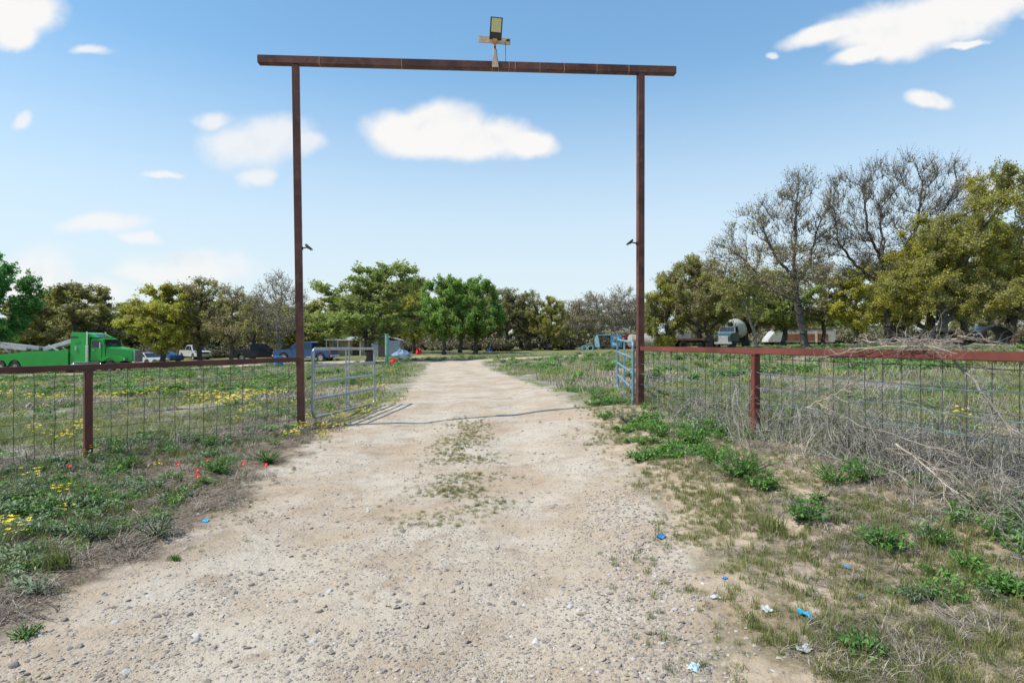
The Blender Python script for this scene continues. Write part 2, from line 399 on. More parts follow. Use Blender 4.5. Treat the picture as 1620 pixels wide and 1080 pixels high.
M_galv = pmat('galvanised_tube', (0.35, 0.37, 0.395), 0.42, 0.55, 0.2, 7, dirt=(0.28, 0.22, 0.19), dirt_amt=0.5, dscale=9, dthr=0.6)
M_blue = pmat('faded_blue_paint', (0.14, 0.235, 0.30), 0.42, 0.1, 0.2, 6, dirt=(0.42, 0.48, 0.52), dirt_amt=0.6, dscale=7, dthr=0.57)
for k_ in ('brown_steel', 'oxide_red_steel', 'brown_rail_steel'): MATS[k_].node_tree.nodes['Principled BSDF'].inputs['Specular IOR Level'].default_value = 0.22
M_black = pmat('black_plastic', (0.025, 0.025, 0.028), 0.5, 0, 0.3, 6)
M_white = pmat('white_paint', (0.74, 0.70, 0.62), 0.5, 0, 0.08, 4, dirt=(0.45, 0.33, 0.22), dirt_amt=0.5, dscale=5, dthr=0.6)
M_tan = pmat('weathered_board', (0.62, 0.47, 0.33), 0.7, 0, 0.15, 5, dirt=(0.40, 0.24, 0.14), dirt_amt=0.5, dscale=4)
M_orange = pmat('orange_bracket', (0.50, 0.22, 0.05), 0.6, 0, 0.25, 9)
M_lens = pmat('amber_glass', (0.62, 0.52, 0.20), 0.18, 0, 0.06, 10, coat=0.6)

ang = math.atan2(10.35 - 9.81, 2.33 + 3.63)
PL, PR = Vector((-3.63, 9.81, 0)), Vector((2.33, 10.35, 0))
bd = (PR - PL).normalized()
arch = thing('entrance_arch', (-0.65, 10.08, H(-.65, 10.08)), 'tall rust brown square steel goalpost arch spanning the gravel drive', 'gateway')
A0 = Vector(arch.location)
def loc(p): return Vector(p) - A0
ztl, ztr = 6.25, 6.36
for (p, lean, zt, nm) in ((PL, -0.10, ztl, 'a'), (PR, 0.01, ztr, 'b')):
    mb = MB(); zb = H(p.x, p.y) - 0.25
    s = 0.058; vs = []
    Q = Matrix.Rotation(ang + R(6), 3, 'Z')
    for (z, dx) in ((zb, 0), (zt, lean)):
        for (u, v) in ((-s, -s), (s, -s), (s, s), (-s, s)):
            vs.append(loc(Vector((p.x + dx, p.y, z)) + Q @ Vector((u, v, 0))))
    mb.add(vs, [(0, 1, 2, 3), (4, 5, 6, 7), (0, 1, 5, 4), (1, 2, 6, 5), (2, 3, 7, 6), (3, 0, 4, 7)])
    for z in (0.95, 1.3, 2.6, 4.1):
        zz = zb + z + 0.1; k = (zz - zb) / (zt - zb) * lean
        mb.box(loc((p.x + k, p.y, zz)), (s * 2 + .006, s * 2 + .006, 0.012), rz=ang + R(6))
    mb.build('post', M_arch, arch, bevel=0.006)
mb = MB()
a = PL + bd * -0.66 + Vector((-0.06, 0, ztl + 0.067)); b_ = PR + bd * 0.66; b_.z = ztr + 0.067 + 0.012
mb.bar(loc(a), loc(b_), 0.13, 0.135)
mb.build('crossbeam', M_arch, arch, bevel=0.008)
for k in (0.33, 0.545, 0.56, 0.585, 0.60, 0.66, 0.72, 0.80, 0.14, 0.88):
    p = a.lerp(b_, k); mb = MB(); mb.box(loc(p + Vector((0.0, -0.002, 0))), (0.005, 0.135, 0.140), rz=ang)
    mb.build('cable_tie', M_tan, arch)

# hinge lugs are on the gates
fl = thing('floodlight', (0, 0, 0), 'dusty amber faced solar floodlight on a pale stand above the crossbeam', 'floodlight')
fp = a.lerp(b_, 0.551); zc = fp.z + 0.0677
fl.location = (fp.x, fp.y, zc); fl.rotation_euler = (0, 0, ang)
S = 1 / 92.0
mb = MB(); mb.prism([(-0.055, 0.0), (0.06, 0.0), (0.035, 0.07), (0.022, 0.12), (0.02, 0.36), (-0.025, 0.36), (-0.025, 0.12)], -0.03, 0.03)
mb.prism([(-0.055, -0.12), (0.06, -0.12), (0.06, -0.001), (-0.055, -0.001)], -0.077, -0.069)
mb.build('stand', M_tan, fl, bevel=0.004)
mb = MB(); mb.prism([(-0.29, 0.37), (0.28, 0.345), (0.285, 0.46), (-0.30, 0.485), (-0.285, 0.43)], 0.032, 0.052); mb.build('board', M_tan, fl, bevel=0.003)
mb = MB(); mb.prism([(-0.045, 0.40), (0.045, 0.40), (0.03, 0.33), (0, 0.30), (-0.03, 0.335)], -0.055, 0.031); mb.build('bracket', M_orange, fl, bevel=0.004)
hd = MB(); Qh = Matrix.Rotation(R(14), 3, 'X') @ Matrix.Rotation(R(3), 3, 'Y')
hc = Vector((0.02, -0.04, 0.585)); hd.box(hc, (0.215, 0.05, 0.355), M=Qh)
hd.box(hc + Qh @ Vector((0, -0.028, -0.125)), (0.20, 0.02, 0.095), M=Qh)
for k in range(5): hd.box(hc + Qh @ Vector((-0.08 + 0.04 * k, 0.032, 0.02)), (0.008, 0.02, 0.26), M=Qh)
hdo = hd.build('housing', M_black, fl, bevel=0.008)
ln = MB(); ln.box(hc + Qh @ Vector((0, -0.03, 0.045)), (0.172, 0.014, 0.225), M=Qh); ln.build('lens', M_lens, fl, bevel=0.003)
cb = MB()
cb.tube([(0.0, -0.035, 0.25), (0.03, -0.05, 0.2), (0.035, -0.05, 0.08), (0.06, -0.08, -0.04), (0.10, -0.085, -0.10)], 0.006, 6)
cb.tube([(0.24, 0.02, 0.43), (0.20, 0.0, 0.41), (0.19, -0.02, 0.30), (0.19, -0.06, 0.05), (0.18, -0.085, -0.05)], 0.005, 6)
cb.box((0.24, 0.018, 0.42), (0.06, 0.03, 0.02)); cb.box((0.0, -0.04, 0.262), (0.03, 0.02, 0.025))
cb.build('cable', M_black, fl)

def post_fixture(p, sgn, z, label):
    f = thing('clamp_lamp', (p.x + sgn * 0.062, p.y - 0.02, z), label, 'clamp lamp', 'small black lamps clamped to the gateposts')
    k = sgn
    m1 = MB(); m1.tube([(0, 0, 0), (k * .05, -.01, 0.005), (k * .10, -.02, 0.012), (k * .13, -.02, -0.01)], 0.013, 8); m1.box((k * 0.006, 0, 0), (0.02, 0.07, 0.05)); m1.build('arm', M_black, f)
    m2 = MB(); m2.bar((k * .08, -.02, 0.055), (k * .19, -.04, -0.035), 0.055, 0.034); m2.bar((k * .075, -.015, 0.075), (k * .13, -.02, 0.03), 0.02, 0.012)
    h = m2.build('lamp_head', M_black, f, bevel=0.005)
    m3 = MB(); m3.bar((k * .188, -.041, -0.036), (k * .194, -.042, -0.041), 0.04, 0.024); m3.build('lens', M_white, f)
post_fixture(Vector((PL.x - .052, PL.y, 0)), 1, 1.5 + (540 - 393) / 91.7, 'small black lamp clamped on the gatepost beside the grey gate')
post_fixture(Vector((PR.x, PR.y, 0)), -1, 1.5 + (540 - 385) / 87.0, 'small black lamp clamped on the gatepost beside the blue gate')

# ---------------------------------------------------------------- tube gates
def gate(name, h0, h1, z0, z1, mat, label, rings):
    """h0/h1: hinge and free end (x,y); z0=(bottom,top) at hinge; z1 at the free end"""
    g = thing(name, (h0[0], h0[1], H(*h0)), label, 'gate')
    O = Vector(g.location)
    def pt(u, v):   # u along 0..1, v up 0..1
        x = h0[0] + (h1[0] - h0[0]) * u; y = h0[1] + (h1[1] - h0[1]) * u
        za = z0[0] + (z0[1] - z0[0]) * v; zb = z1[0] + (z1[1] - z1[0]) * v
        return Vector((x, y, za + (zb - za) * u)) - O
    r = 0.027; ru, rv = 0.03, 0.09
    path = []
    def arc(cu, cv, a0, a1, n=6):
        for i in range(n + 1):
            an = R(a0 + (a1 - a0) * i / n); path.append(pt(cu + ru * math.cos(an), cv + rv * math.sin(an)))
    arc(ru, rv, 180, 270); arc(1 - ru, rv, 270, 360); arc(1 - ru, 1 - rv, 0, 90); arc(ru, 1 - rv, 90, 180); path.append(path[0])
    mb = MB(); mb.tube(path, r, 10, caps=False); fr = mb.build('frame', mat, g, smooth=40)
    for v in (0.27, 0.515, 0.75):
        mb = MB(); mb.tube([pt(0.01, v), pt(0.5, v), pt(0.99, v)], r * 0.92, 10); mb.build('rail', mat, g, smooth=40)
    mb = MB()
    for du in (0.47, 0.52): mb.tube([pt(du, 0.02), pt(du, 0.98)], 0.013, 8)
    mb.build('brace', mat, g, smooth=40)
    d = (pt(1, 0) - pt(0, 0)).normalized()
    for v in (0.12, 0.88):
        mb = MB(); c = pt(0, v)
        mb.tube([c + Vector((0, 0, -.03)), c + Vector((0, 0, .03))], 0.034, 10)
        mb.tube([c, c + Vector((rings * 0.12, 0.0, 0))], 0.011, 8)
        mb.build('hinge', M_galv, g, smooth=40)
    return g
gate('tube_gate', (-3.47, 9.92), (-3.16, 13.06), (.165, 1.37), (.085, 1.335), M_galv, 'grey galvanised tube gate standing open beside the taller fence-side post', -1)
gate('tube_gate', (2.235, 10.5), (2.55, 13.75), (.30, 1.48), (.39, 1.54), M_blue, 'faded blue tube gate swung open near the dry weeds', 1)

# ---------------------------------------------------------------- fences
def fence(name, P0, dv, n, zt0, slope, th, mrail, label, spacing=0.2):
    """P0: gatepost; dv: vector per bay; n bays"""
    f = thing(name, (P0.x, P0.y, H(P0.x, P0.y)), label, 'fence'); O = Vector(f.location)
    def zt(t): return zt0 + slope * t
    e = P0 + dv * n
    s0 = 0.07 / dv.length
    mb = MB(); a = P0 + dv * s0; mb.bar((a.x - O.x, a.y - O.y, zt(0) - th / 2 - O.z), (e.x - O.x, e.y - O.y, zt(n) - th / 2 - O.z), th, th)
    mb.build('top_rail', mrail, f, bevel=0.007)
    for i in range(1, n + 1):
        p = P0 + dv * i; zb = H(p.x, p.y) - 0.3; mb = MB()
        az = math.atan2(dv.y, dv.x)
        mb.box((p.x - O.x, p.y - O.y, (zb + zt(i) - th - 0.001) / 2 - O.z), (0.085, 0.085, zt(i) - th - zb), rz=az)
        mb.build('post', mrail, f, bevel=0.006)
        mb = MB(); zc_ = zt(i) - th - 0.004 - O.z; r_ = 0.045; cc = [(p.x - O.x + math.cos(az + k * math.pi / 10) * r_ * 1.22, p.y - O.y + math.sin(az + k * math.pi / 10) * r_ * 1.22, zc_ + .003 * math.sin(k * 5)) for k in range(21)]
        mb.tube(cc, .006, 5, caps=False); mb.build('weld_bead', M_arch, f)
    # welded wire panel, on the far side of the posts
    nrm = Vector((-dv.y, dv.x, 0)).normalized()
    if nrm.y < 0: nrm = -nrm
    rnd = random.Random(5); L = dv.length * n; u = dv.normalized(); mb = MB()
    def q(s, z, j=0): 
        p = P0 + u * s + nrm * (0.05 + 0.004 * j); return Vector((p.x - O.x, p.y - O.y, z - O.z))
    nv = int(L / spacing)
    for i in range(1, nv):
        s = i * spacing; tb = s / dv.length; g = H(*(P0 + u * s).xy) - 0.02; top = zt(tb) - th - 0.005
        ps = []
        for k in range(5):
            z = g + (top - g) * k / 4; ps.append(q(s + (rnd.random() - .5) * 0.014, z, 1))
        mb.tube(ps, 0.0044, 4, caps=False)
    hs = [0.0, 0.10, 0.20, 0.32, 0.46, 0.62, 0.80, 0.97]
    for hv in hs:
        ps = []
        for i in range(nv * 1 + 1):
            s = min(L, max(0.06, i * spacing)); tb = s / dv.length; g = H(*(P0 + u * s).xy) + 0.02; top = zt(tb) - th - 0.03
            ps.append(q(s, g + (top - g) * hv + (rnd.random() - .5) * 0.012, -1))
        mb.tube(ps, 0.0030, 4, caps=False)
    mb.build('wire_mesh', M_wire, f)
    return f, q, zt
dvL = Vector((-5.5 + 3.63, 7.38 - 9.81, 0)); dvR = Vector((0.77, -3.1, 0))
fL, qL, ztL = fence('pipe_fence', PL, dvL, 4, 1.232, -0.028, 0.074, M_railb, 'brown pipe rail fence with wire mesh in front of the green tow truck', 0.2)
fR, qR, ztR = fence('pipe_fence', PR, dvR, 4, 1.412, 0.006, 0.079, M_railr, 'oxide red pipe rail fence with wire mesh behind grey dry weeds', 0.2)
# loose blue-green wires tied along the red fence
rnd = random.Random(8); mb = MB()
for (h, sag) in ((0.74, .012), (0.54, .015), (0.36, .012)):
    for dz in (0, 0.012):
        ps = [qR(0.06 + i * 0.1, 0.36 + h - 0.0 + dz * .6 * math.sin(i * 2.2 + h) + (rnd.random() - .5) * .006 - sag * math.sin(i * 0.37 + h * 9), -16) for i in range(124)]
        mb.tube(ps, 0.0028, 4, caps=False)
mb.build('barbed_strand', M_barb, fR)
# ---------------------------------------------------------------- trees
M_bark = pmat('dark_bark', (0.085, 0.072, 0.060), 0.9, 0, 0.4, 5, dirt=(0.16, 0.15, 0.13), dirt_amt=0.5, dscale=3, bump=0.6, bs=30)
M_barkg = pmat('grey_bark', (0.25, 0.225, 0.195), 0.9, 0, 0.4, 5, dirt=(0.30, 0.28, 0.25), dirt_amt=0.5, dscale=3, bump=0.6, bs=30)
LEAF = {
 'olive': leafmat('olive_leaves', [(0, (0.129, 0.135, 0.053)), (0.5, (0.303, 0.295, 0.113)), (1, (0.544, 0.499, 0.182))], .48),
 'yellow': leafmat('yellow_green_leaves', [(0, (0.197, 0.189, 0.037)), (0.5, (0.499, 0.454, 0.084)), (1, (0.620, 0.620, 0.121))], .48),
 'green': leafmat('mid_green_leaves', [(0, (0.098, 0.144, 0.048)), (0.5, (0.250, 0.333, 0.098)), (1, (0.470, 0.530, 0.152))], .48),
 'fresh': leafmat('fresh_green_leaves', [(0, (0.075, 0.158, 0.043)), (0.5, (0.189, 0.363, 0.084)), (1, (0.363, 0.574, 0.129))], .48),
 'deep': leafmat('deep_green_leaves', [(0, (0.033, 0.129, 0.043)), (0.5, (0.084, 0.287, 0.075)), (1, (0.182, 0.438, 0.113))], .45),
 'brown': leafmat('dry_brown_leaves', [(0, (0.152, 0.124, 0.084)), (0.5, (0.333, 0.273, 0.174)), (1, (0.544, 0.424, 0.212))], .3),
 'bud': leafmat('twig_buds', [(0, (0.182, 0.152, 0.129)), (0.6, (0.363, 0.303, 0.212)), (1, (0.515, 0.438, 0.182))], .3),
}
def segs_mesh(P0, P1, R0, R1, n):
    """tapered open tubes, vectorised"""
    d = P1 - P0; L = np.linalg.norm(d, axis=1, keepdims=True) + 1e-9; d = d / L
    ref = np.where(np.abs(d[:, 2:3]) < 0.9, np.array([[0, 0, 1.0]]), np.array([[0, 1.0, 0]]))
    a = np.cross(d, ref); a /= np.linalg.norm(a, axis=1, keepdims=True); b = np.cross(d, a)
    an = 2 * np.pi * np.arange(n) / n
    ring = a[:, None] * np.cos(an)[None, :, None] + b[:, None] * np.sin(an)[None, :, None]
    V = np.concatenate([P0[:, None] + ring * R0[:, None, None], P1[:, None] + ring * R1[:, None, None]], 1).reshape(-1, 3)
    k = np.arange(n); base = (np.arange(len(P0)) * 2 * n)[:, None]
    F = np.stack([base + k, base + (k + 1) % n, base + n + (k + 1) % n, base + n + k], -1).reshape(-1, 4)
    return V, F
def unit(rs, n):
    v = rs.normal(size=(n, 3)); return v / np.linalg.norm(v, axis=1, keepdims=True)
def leaf_quads(rs, C, size, up=0.75, elong=1.5):
    n = len(C); nrm = unit(rs, n) + np.array([0, 0, up]); nrm /= np.linalg.norm(nrm, axis=1, keepdims=True)
    a = np.cross(nrm, unit(rs, n)); a /= np.linalg.norm(a, axis=1, keepdims=True); b = np.cross(nrm, a)
    s = (size * (0.55 + 0.9 * rs.random(n)))[:, None]
    V = np.stack([C - a * s * elong * .5, C + b * s * .42 - a * s * .05, C + a * s * elong * .5, C - b * s * .42 + nrm * s * .12], 1).reshape(-1, 3)
    return V, np.arange(4 * n).reshape(n, 4)
def grow(seed, paths, lobes, n_attr, step=0.4, kill=0.75, infl=4.0, shell=0.45, jit=0.10, rise=0.05):
    """space colonisation: paths = starting stems [[(x,y,z)...]]; lobes = ellipsoids (cx,cy,cz,rx,ry,rz)"""
    rs = np.random.RandomState(seed); vol = np.array([l[3] * l[4] * l[5] for l in lobes]); A = []
    for l, k in zip(lobes, (n_attr * vol / vol.sum()).astype(int) + 1):
        r = (shell + (1 - shell) * rs.random(k)) ; r = r[:, None] ** 0.6
        A.append(np.array(l[:3]) + unit(rs, k) * r * np.array(l[3:6]))
    A = np.concatenate(A); pos = []; par = []
    for pth in paths:
        prev = -1
        if pos:   # fork from the closest existing node
            dd = [np.linalg.norm(np.array(pth[0]) - q) for q in pos]; prev = int(np.argmin(dd)) if min(dd) < 1.2 else -1
        pts = [np.array(p, float) for p in pth]; seq = [pts[0]]
        for a, b in zip(pts, pts[1:]):
            k = max(1, int(np.linalg.norm(b - a) / step))
            for i in range(1, k + 1): seq.append(a + (b - a) * i / k + rs.normal(size=3) * 0.035 * step * 4 * (i < k))
        for q in seq: pos.append(q); par.append(prev); prev = len(pos) - 1
    Pn = np.array(pos); best = np.full(len(A), 1e9); bi = np.zeros(len(A), int)
    def upd(lo):
        nonlocal best, bi
        N = Pn[lo:]
        d = ((A[:, None] - N[None]) ** 2).sum(-1); j = d.argmin(1); m = d[np.arange(len(A)), j]
        w_ = m < best; best = np.where(w_, m, best); bi = np.where(w_, j + lo, bi)
    upd(0); par = list(par)
    for it in range(90):
        act = best < infl ** 2
        if not act.any():
            if it < 5: act = best < (infl * 3) ** 2
            else: break
        ids = np.unique(bi[act]); new = []
        for i in ids:
            m_ = act & (bi == i); v = A[m_] - Pn[i]; v /= np.linalg.norm(v, axis=1, keepdims=True) + 1e-9
            dv = v.mean(0) + rs.normal(size=3) * jit + np.array([0, 0, rise]); L = np.linalg.norm(dv)
            if L < 1e-3: continue
            new.append(Pn[i] + dv / L * step); par.append(int(i))
        if not new: break
        lo = len(Pn); Pn = np.concatenate([Pn, np.array(new)]); upd(lo)
        keep = best > kill ** 2; A, best, bi = A[keep], best[keep], bi[keep]
        if not len(A) or len(Pn) > 4500: break
    par = np.array(par); n = len(Pn); w2 = np.zeros(n); ch = np.zeros(n, int)
    for i in range(n - 1, 0, -1):
        if par[i] >= 0: ch[par[i]] += 1
    for i in range(n - 1, -1, -1):
        if w2[i] == 0: w2[i] = 1.0
        if par[i] >= 0: w2[par[i]] += w2[i]
    return rs, Pn, par, w2, ch
def make_tree(seed, stems, lobes, leaf, bark, n_attr=420, step=0.4, r_base=0.22, leaves=13950, lsize=0.129, spread=0.42, twigs=2.0, twig_len=0.6, kill=0.8, infl=4.0,
              mat2=None, mat2_share=0.0, shell=0.45, bare_top=None, rise=0.05, twr=0.009, clump=0.5, jit=0.10, tup=0.35):
    rs, P, par, w2, ch = grow(seed, stems, lobes, n_attr, step, kill, infl, shell, jit=jit, rise=rise)
    rad = (w2 / w2.max()) ** 0.54 * r_base; rad = np.maximum(rad, 0.013)
    ok = par >= 0; c = np.where(ok)[0]; p = par[c]
    # root flare
    R0, R1 = rad[p].copy(), rad[c].copy(); R0 = np.minimum(R0, R1 * 1.5); z0 = P[0, 2]
    R0 *= 1 + 0.5 * np.exp(-(P[p][:, 2] - z0) / 0.25); R1 *= 1 + 0.5 * np.exp(-(P[c][:, 2] - z0) / 0.25)
    thick = R1 > 0.035
    V1, F1 = segs_mesh(P[p][thick], P[c][thick], R0[thick], R1[thick], 7)
    V2, F2 = segs_mesh(P[p][~thick], P[c][~thick], R0[~thick], R1[~thick], 4)
    thin = c[w2[c] < 14]
    nt = int(len(thin) * twigs)
    src = rs.choice(thin, nt); st = P[src]
    outd = st - np.array([P[:, 0].mean(), P[:, 1].mean(), P[:, 2].mean() - 1]); outd /= np.linalg.norm(outd, axis=1, keepdims=True) + 1e-6
    dr = unit(rs, nt) * 0.9 + outd * 0.7 + np.array([0, 0, tup]); dr /= np.linalg.norm(dr, axis=1, keepdims=True)
    L = twig_len * (0.4 + rs.random(nt)); mid = st + dr * L[:, None] * 0.5; d2 = dr + unit(rs, nt) * 0.35; d2 /= np.linalg.norm(d2, axis=1, keepdims=True)
    en = mid + d2 * L[:, None] * 0.5; k = np.full(nt, twr)
    V3, F3 = segs_mesh(st, mid, k * 1.3, k, 3); V4, F4 = segs_mesh(mid, en, k, k * 0.5, 3)
    o = 0; VV = []; FF = []
    for V, F in ((V1, F1), (V2, F2), (V3, F3), (V4, F4)):
        VV.append(V); FF.append(F + o); o += len(V)
    tr = npmesh('trunk', np.concatenate(VV), np.concatenate(FF), bark, smooth=True)
    # leaves gathered along the twigs, in clumps
    q = rs.randint(0, nt, leaves); t_ = rs.random(leaves)[:, None] ** 0.7
    C = st[q] + (en[q] - st[q]) * t_ + rs.normal(size=(leaves, 3)) * (spread * clump * 0.5)
    cell = np.floor(C / 0.9).astype(int); hv = hash2(cell[:, 0] + cell[:, 2] * 57, cell[:, 1], seed)
    keep = rs.random(leaves) < (0.30 + 0.95 * hv)
    if bare_top is not None:
        keep &= rs.random(leaves) < np.clip((bare_top[1] - C[:, 2]) / (bare_top[1] - bare_top[0]), bare_top[2], 1)
    C = C[keep]; n = len(C)
    V, F = leaf_quads(rs, C, lsize)
    cell2 = np.floor(C / 1.4).astype(int); h2 = hash2(cell2[:, 0] + cell2[:, 2] * 31, cell2[:, 1], seed + 3)
    tint = np.clip(0.15 + 0.35 * h2[keep[:0].size:] + 0.5 * rs.random(n), 0, 1) if True else None
    mats = [leaf]; mi = np.zeros(n, int)
    if mat2 is not None:
        mats.append(mat2); mi = (h2 * 0.6 + rs.random(n) * 0.4 < mat2_share).astype(int)
    cr = npmesh('crown', V, F, mats, mi=mi, tint=np.repeat(tint, 4))
    return tr, cr
def lobed(seed, w_, h0, h1, n=9, flat=0.6, d=None, off=(0, 0)):
    """irregular crown: several overlapping lobes between heights h0 and h1, half-width w_"""
    r = random.Random(seed); d = d or w_; out = []
    for i in range(n):
        a = r.random() * 6.283; rr = math.sqrt(r.random()) * 0.68; t = r.random()
        z = h0 + (h1 - h0) * (0.18 + 0.64 * t); sh = 1.0 - 0.5 * t * t
        s = w_ * (0.30 + 0.20 * r.random())
        out.append((off[0] + math.cos(a) * rr * w_ * sh, off[1] + math.sin(a) * rr * d * sh, z, s, s * d / w_, min(s * flat, (h1 - h0) * 0.42)))
    out.append((off[0], off[1], (h0 + h1) / 2, w_ * 0.55, d * 0.55, (h1 - h0) * 0.48))
    return out
def wx(px, y): return (px - 810) / 900 * y
def place_tree(kind, px, y, meshes, label, group=None, rz=0.0, s=(1, 1, 1), cat='tree', dz=0.0):
    x = wx(px, y); t = thing(kind, (x, y, H(x, y) - 0.05 + dz), label, cat, group, rz); t.scale = s
    mobj('trunk', meshes[0], t); mobj('crown', meshes[1], t)
    return t
def htop(px, ytop, y): return CAMZ + (540 - ytop) / 900 * y - H(wx(px, y), y)
def wpx(dpx, y): return dpx / 900 * y

G_ROW = 'trees along the far side of the yard'
# the tall open tree behind the red fence
y = 38; h = htop(1262, 270, y)
tallA = make_tree(11, [[(0, 0, 0), (-0.45, 0, 2.0), (-.75, .1, 4.2), (-.8, 0, 6.5), (-.6, 0, h * 0.86)], [(-.6, 0, 3.2), (-2.4, .4, 4.2), (-4.4, .3, 6.4)], [(-.75, 0, 4.4), (.3, .3, 5.6), (1.0, .4, 8.3)], [(-.7, 0, 4.6), (-2.4, -.6, 6.2), (-3.3, -.6, 8.3)]],
   [(-0.6, 0, h * .80, 1.5, 2.0, h * .20), (-3.6, 0, 7.6, 1.9, 2.2, 1.9), (-5.4, .3, 5.9, 1.5, 1.8, 1.5), (1.3, .2, 7.9, 1.15, 2, 2.2), (-2.2, -1, 5.2, 3.4, 2.4, 1.6), (-.6, 1.5, 5.5, 2.2, 2.0, 2.0), (-2.0, 0, 9.1, 1.5, 1.8, 1.2)],
   LEAF['bud'], M_bark, n_attr=950, step=0.3, r_base=0.24, leaves=22000, lsize=0.081, twigs=5.5, twig_len=0.8, kill=0.5, infl=2.6, mat2=LEAF['olive'], mat2_share=0.34, bare_top=(5.5, 9, 0.45), rise=0.20, twr=0.008, jit=0.05, tup=.8)
place_tree('tall_oak', 1276, y, tallA, 'tall dark trunked oak thin of leaf, second closest behind the red fence')
# the larger bare one beside it
y = 39; h = htop(1400, 247, y)
tallB = make_tree(23, [[(0, 0, 0), (-.1, 0, 2), (-.25, .1, 4.3), (-.4, .1, 6.5), (-.6, 0, 9.5)], [(-.2, 0, 4.0), (-2.1, .3, 5.6), (-3.4, .3, 7.4), (-3.8, 0, 10.0)], [(-.2, 0, 3.6), (1.2, .3, 5.2), (2.1, .3, 8.4), (2.4, .2, 11)], [(1.0, 0, 5.2), (3.0, .4, 7.6), (4.6, .4, 10.5)], [(-.3, 0, 5.4), (-1.4, .2, 8), (-1.6, .2, 11)]],
   [(-2.9, 0, 10, 1.6, 2, 2.0), (-.6, 0, 11, 1.4, 2, 1.9), (1.7, .3, 11, 1.7, 2, 2.2), (4.4, .3, 10.6, 1.7, 2, 2.0), (-3.2, 0, 7, 1.4, 2, 1.3), (2.3, 0, 8.0, 2.0, 2.0, 2.0), (-.4, .5, 7.4, 2.2, 2.2, 2.2), (-1.6, -.5, 5.2, 2.0, 2, 1.1), (3.6, 0, 8.4, 1.2, 1.8, 1.3)],
   LEAF['bud'], M_bark, n_attr=1000, step=0.32, r_base=0.25, leaves=15400, lsize=0.071, twigs=5.5, twig_len=0.95, kill=0.5, infl=2.6, mat2=LEAF['yellow'], mat2_share=0.16, rise=0.30, twr=0.0085, jit=0.05, tup=1.1)
place_tree('tall_oak', 1407, y, tallB, 'tallest fan shaped nearly bare oak between the thin oak and yellow-green trees')
# big leafy trees on the extreme side
y = 35; h = htop(1610, 255, y)
bigA = make_tree(31, [[(0, 0, 0), (.15, 0, 1.3), (.6, .4, 3.0), (1.6, .8, 4.6), (2.6, .6, 6.5)], [(.2, 0, 1.5), (2.2, .8, 2.9), (4.6, .6, 4.1), (7.0, 0, 4.9)], [(.2, 0, 2.0), (-.6, .3, 4), (-.2, .3, 6)]],
   lobed(5, 4.6, 1.5, h, 16, 0.5, off=(4.2, 0)) + [(-1.6, -.3, 3.6, 2.2, 2.0, 1.6), (.6, 0, 6.6, 1.9, 1.6, 1.4), (4.0, 0, h - 1.2, 2.2, 2, 1.1), (6.6, 0, 5, 2.4, 2, 2.2), (3.4, -.5, 3.0, 2.6, 2, 1.3)], LEAF['olive'], M_bark, n_attr=900, step=0.4, r_base=0.27, leaves=147250, lsize=0.076, twigs=3.0, twig_len=0.6, kill=0.6, mat2=LEAF['yellow'], mat2_share=0.42)
place_tree('live_oak', 1488, y, bigA, 'largest dense olive green oak arching over the open culvert pipe')
y = 37; h = htop(1470, 340, y)
bigB = make_tree(37, [[(0, 0, 0), (.3, 0, 1.3), (.1, 0, 2.8), (-.3, 0, 5.0)], [(.2, 0, 1.0), (-1.5, .2, 2.6), (-2.6, .2, 3.6)], [(.2, 0, 1.4), (1.8, -.2, 3.0), (2.8, 0, 4.6)]],
   lobed(9, 4.1, 0.9, h, 13, 0.6), LEAF['yellow'], M_bark, n_attr=650, step=0.38, r_base=0.30, leaves=96100, lsize=0.074, twigs=3.0, twig_len=0.55, kill=0.6, mat2=LEAF['olive'], mat2_share=0.38)
place_tree('live_oak', 1466, y, bigB, 'bushy bright yellow-green oak just behind the brush heap on the rail')
# olive tree mass beside the arch post
y = 47; h = htop(1085, 402, y)
midA = make_tree(41, [[(0, 0, 0), (-.15, 0, 1.6), (-.4, 0, 3.2), (-.9, 0, 5.8)], [(-.2, 0, 1.6), (-2.4, .3, 3.0), (-3.6, 0, 4.4)], [(-.1, 0, 1.7), (1.8, 0, 3.2), (2.6, 0, 4.6)]],
   lobed(12, 4.4, 2.0, h, 15, 0.55, off=(-1.3, 0)), LEAF['olive'], M_bark, n_attr=700, step=0.4, r_base=0.30, leaves=93000, lsize=0.080, twigs=2.6, twig_len=0.7, kill=0.65, mat2=LEAF['brown'], mat2_share=0.36)
place_tree('live_oak', 1123, y, midA, 'wide olive and rust tinged oak shading the mixer truck')
y = 45; h = htop(1050, 430, y)
midB = make_tree(43, [[(0, 0, 0), (.1, 0, 1.2), (0, 0, 3.0), (.2, 0, 4.6)], [(0, 0, .8), (-1.2, .2, 2.4)], [(0, 0, 1), (1.4, .2, 2.6)]],
   lobed(14, 2.6, 0.4, h, 10, 0.7), LEAF['yellow'], M_bark, n_attr=380, step=0.38, r_base=0.18, leaves=52700, lsize=0.080, twigs=2.8, twig_len=0.6, kill=0.6, mat2=LEAF['olive'], mat2_share=0.55)
place_tree('live_oak', 1052, y + 2, midB, 'yellow-green bushy tree low to the ground right behind the arch post')
y = 42; h = htop(1170, 440, y)
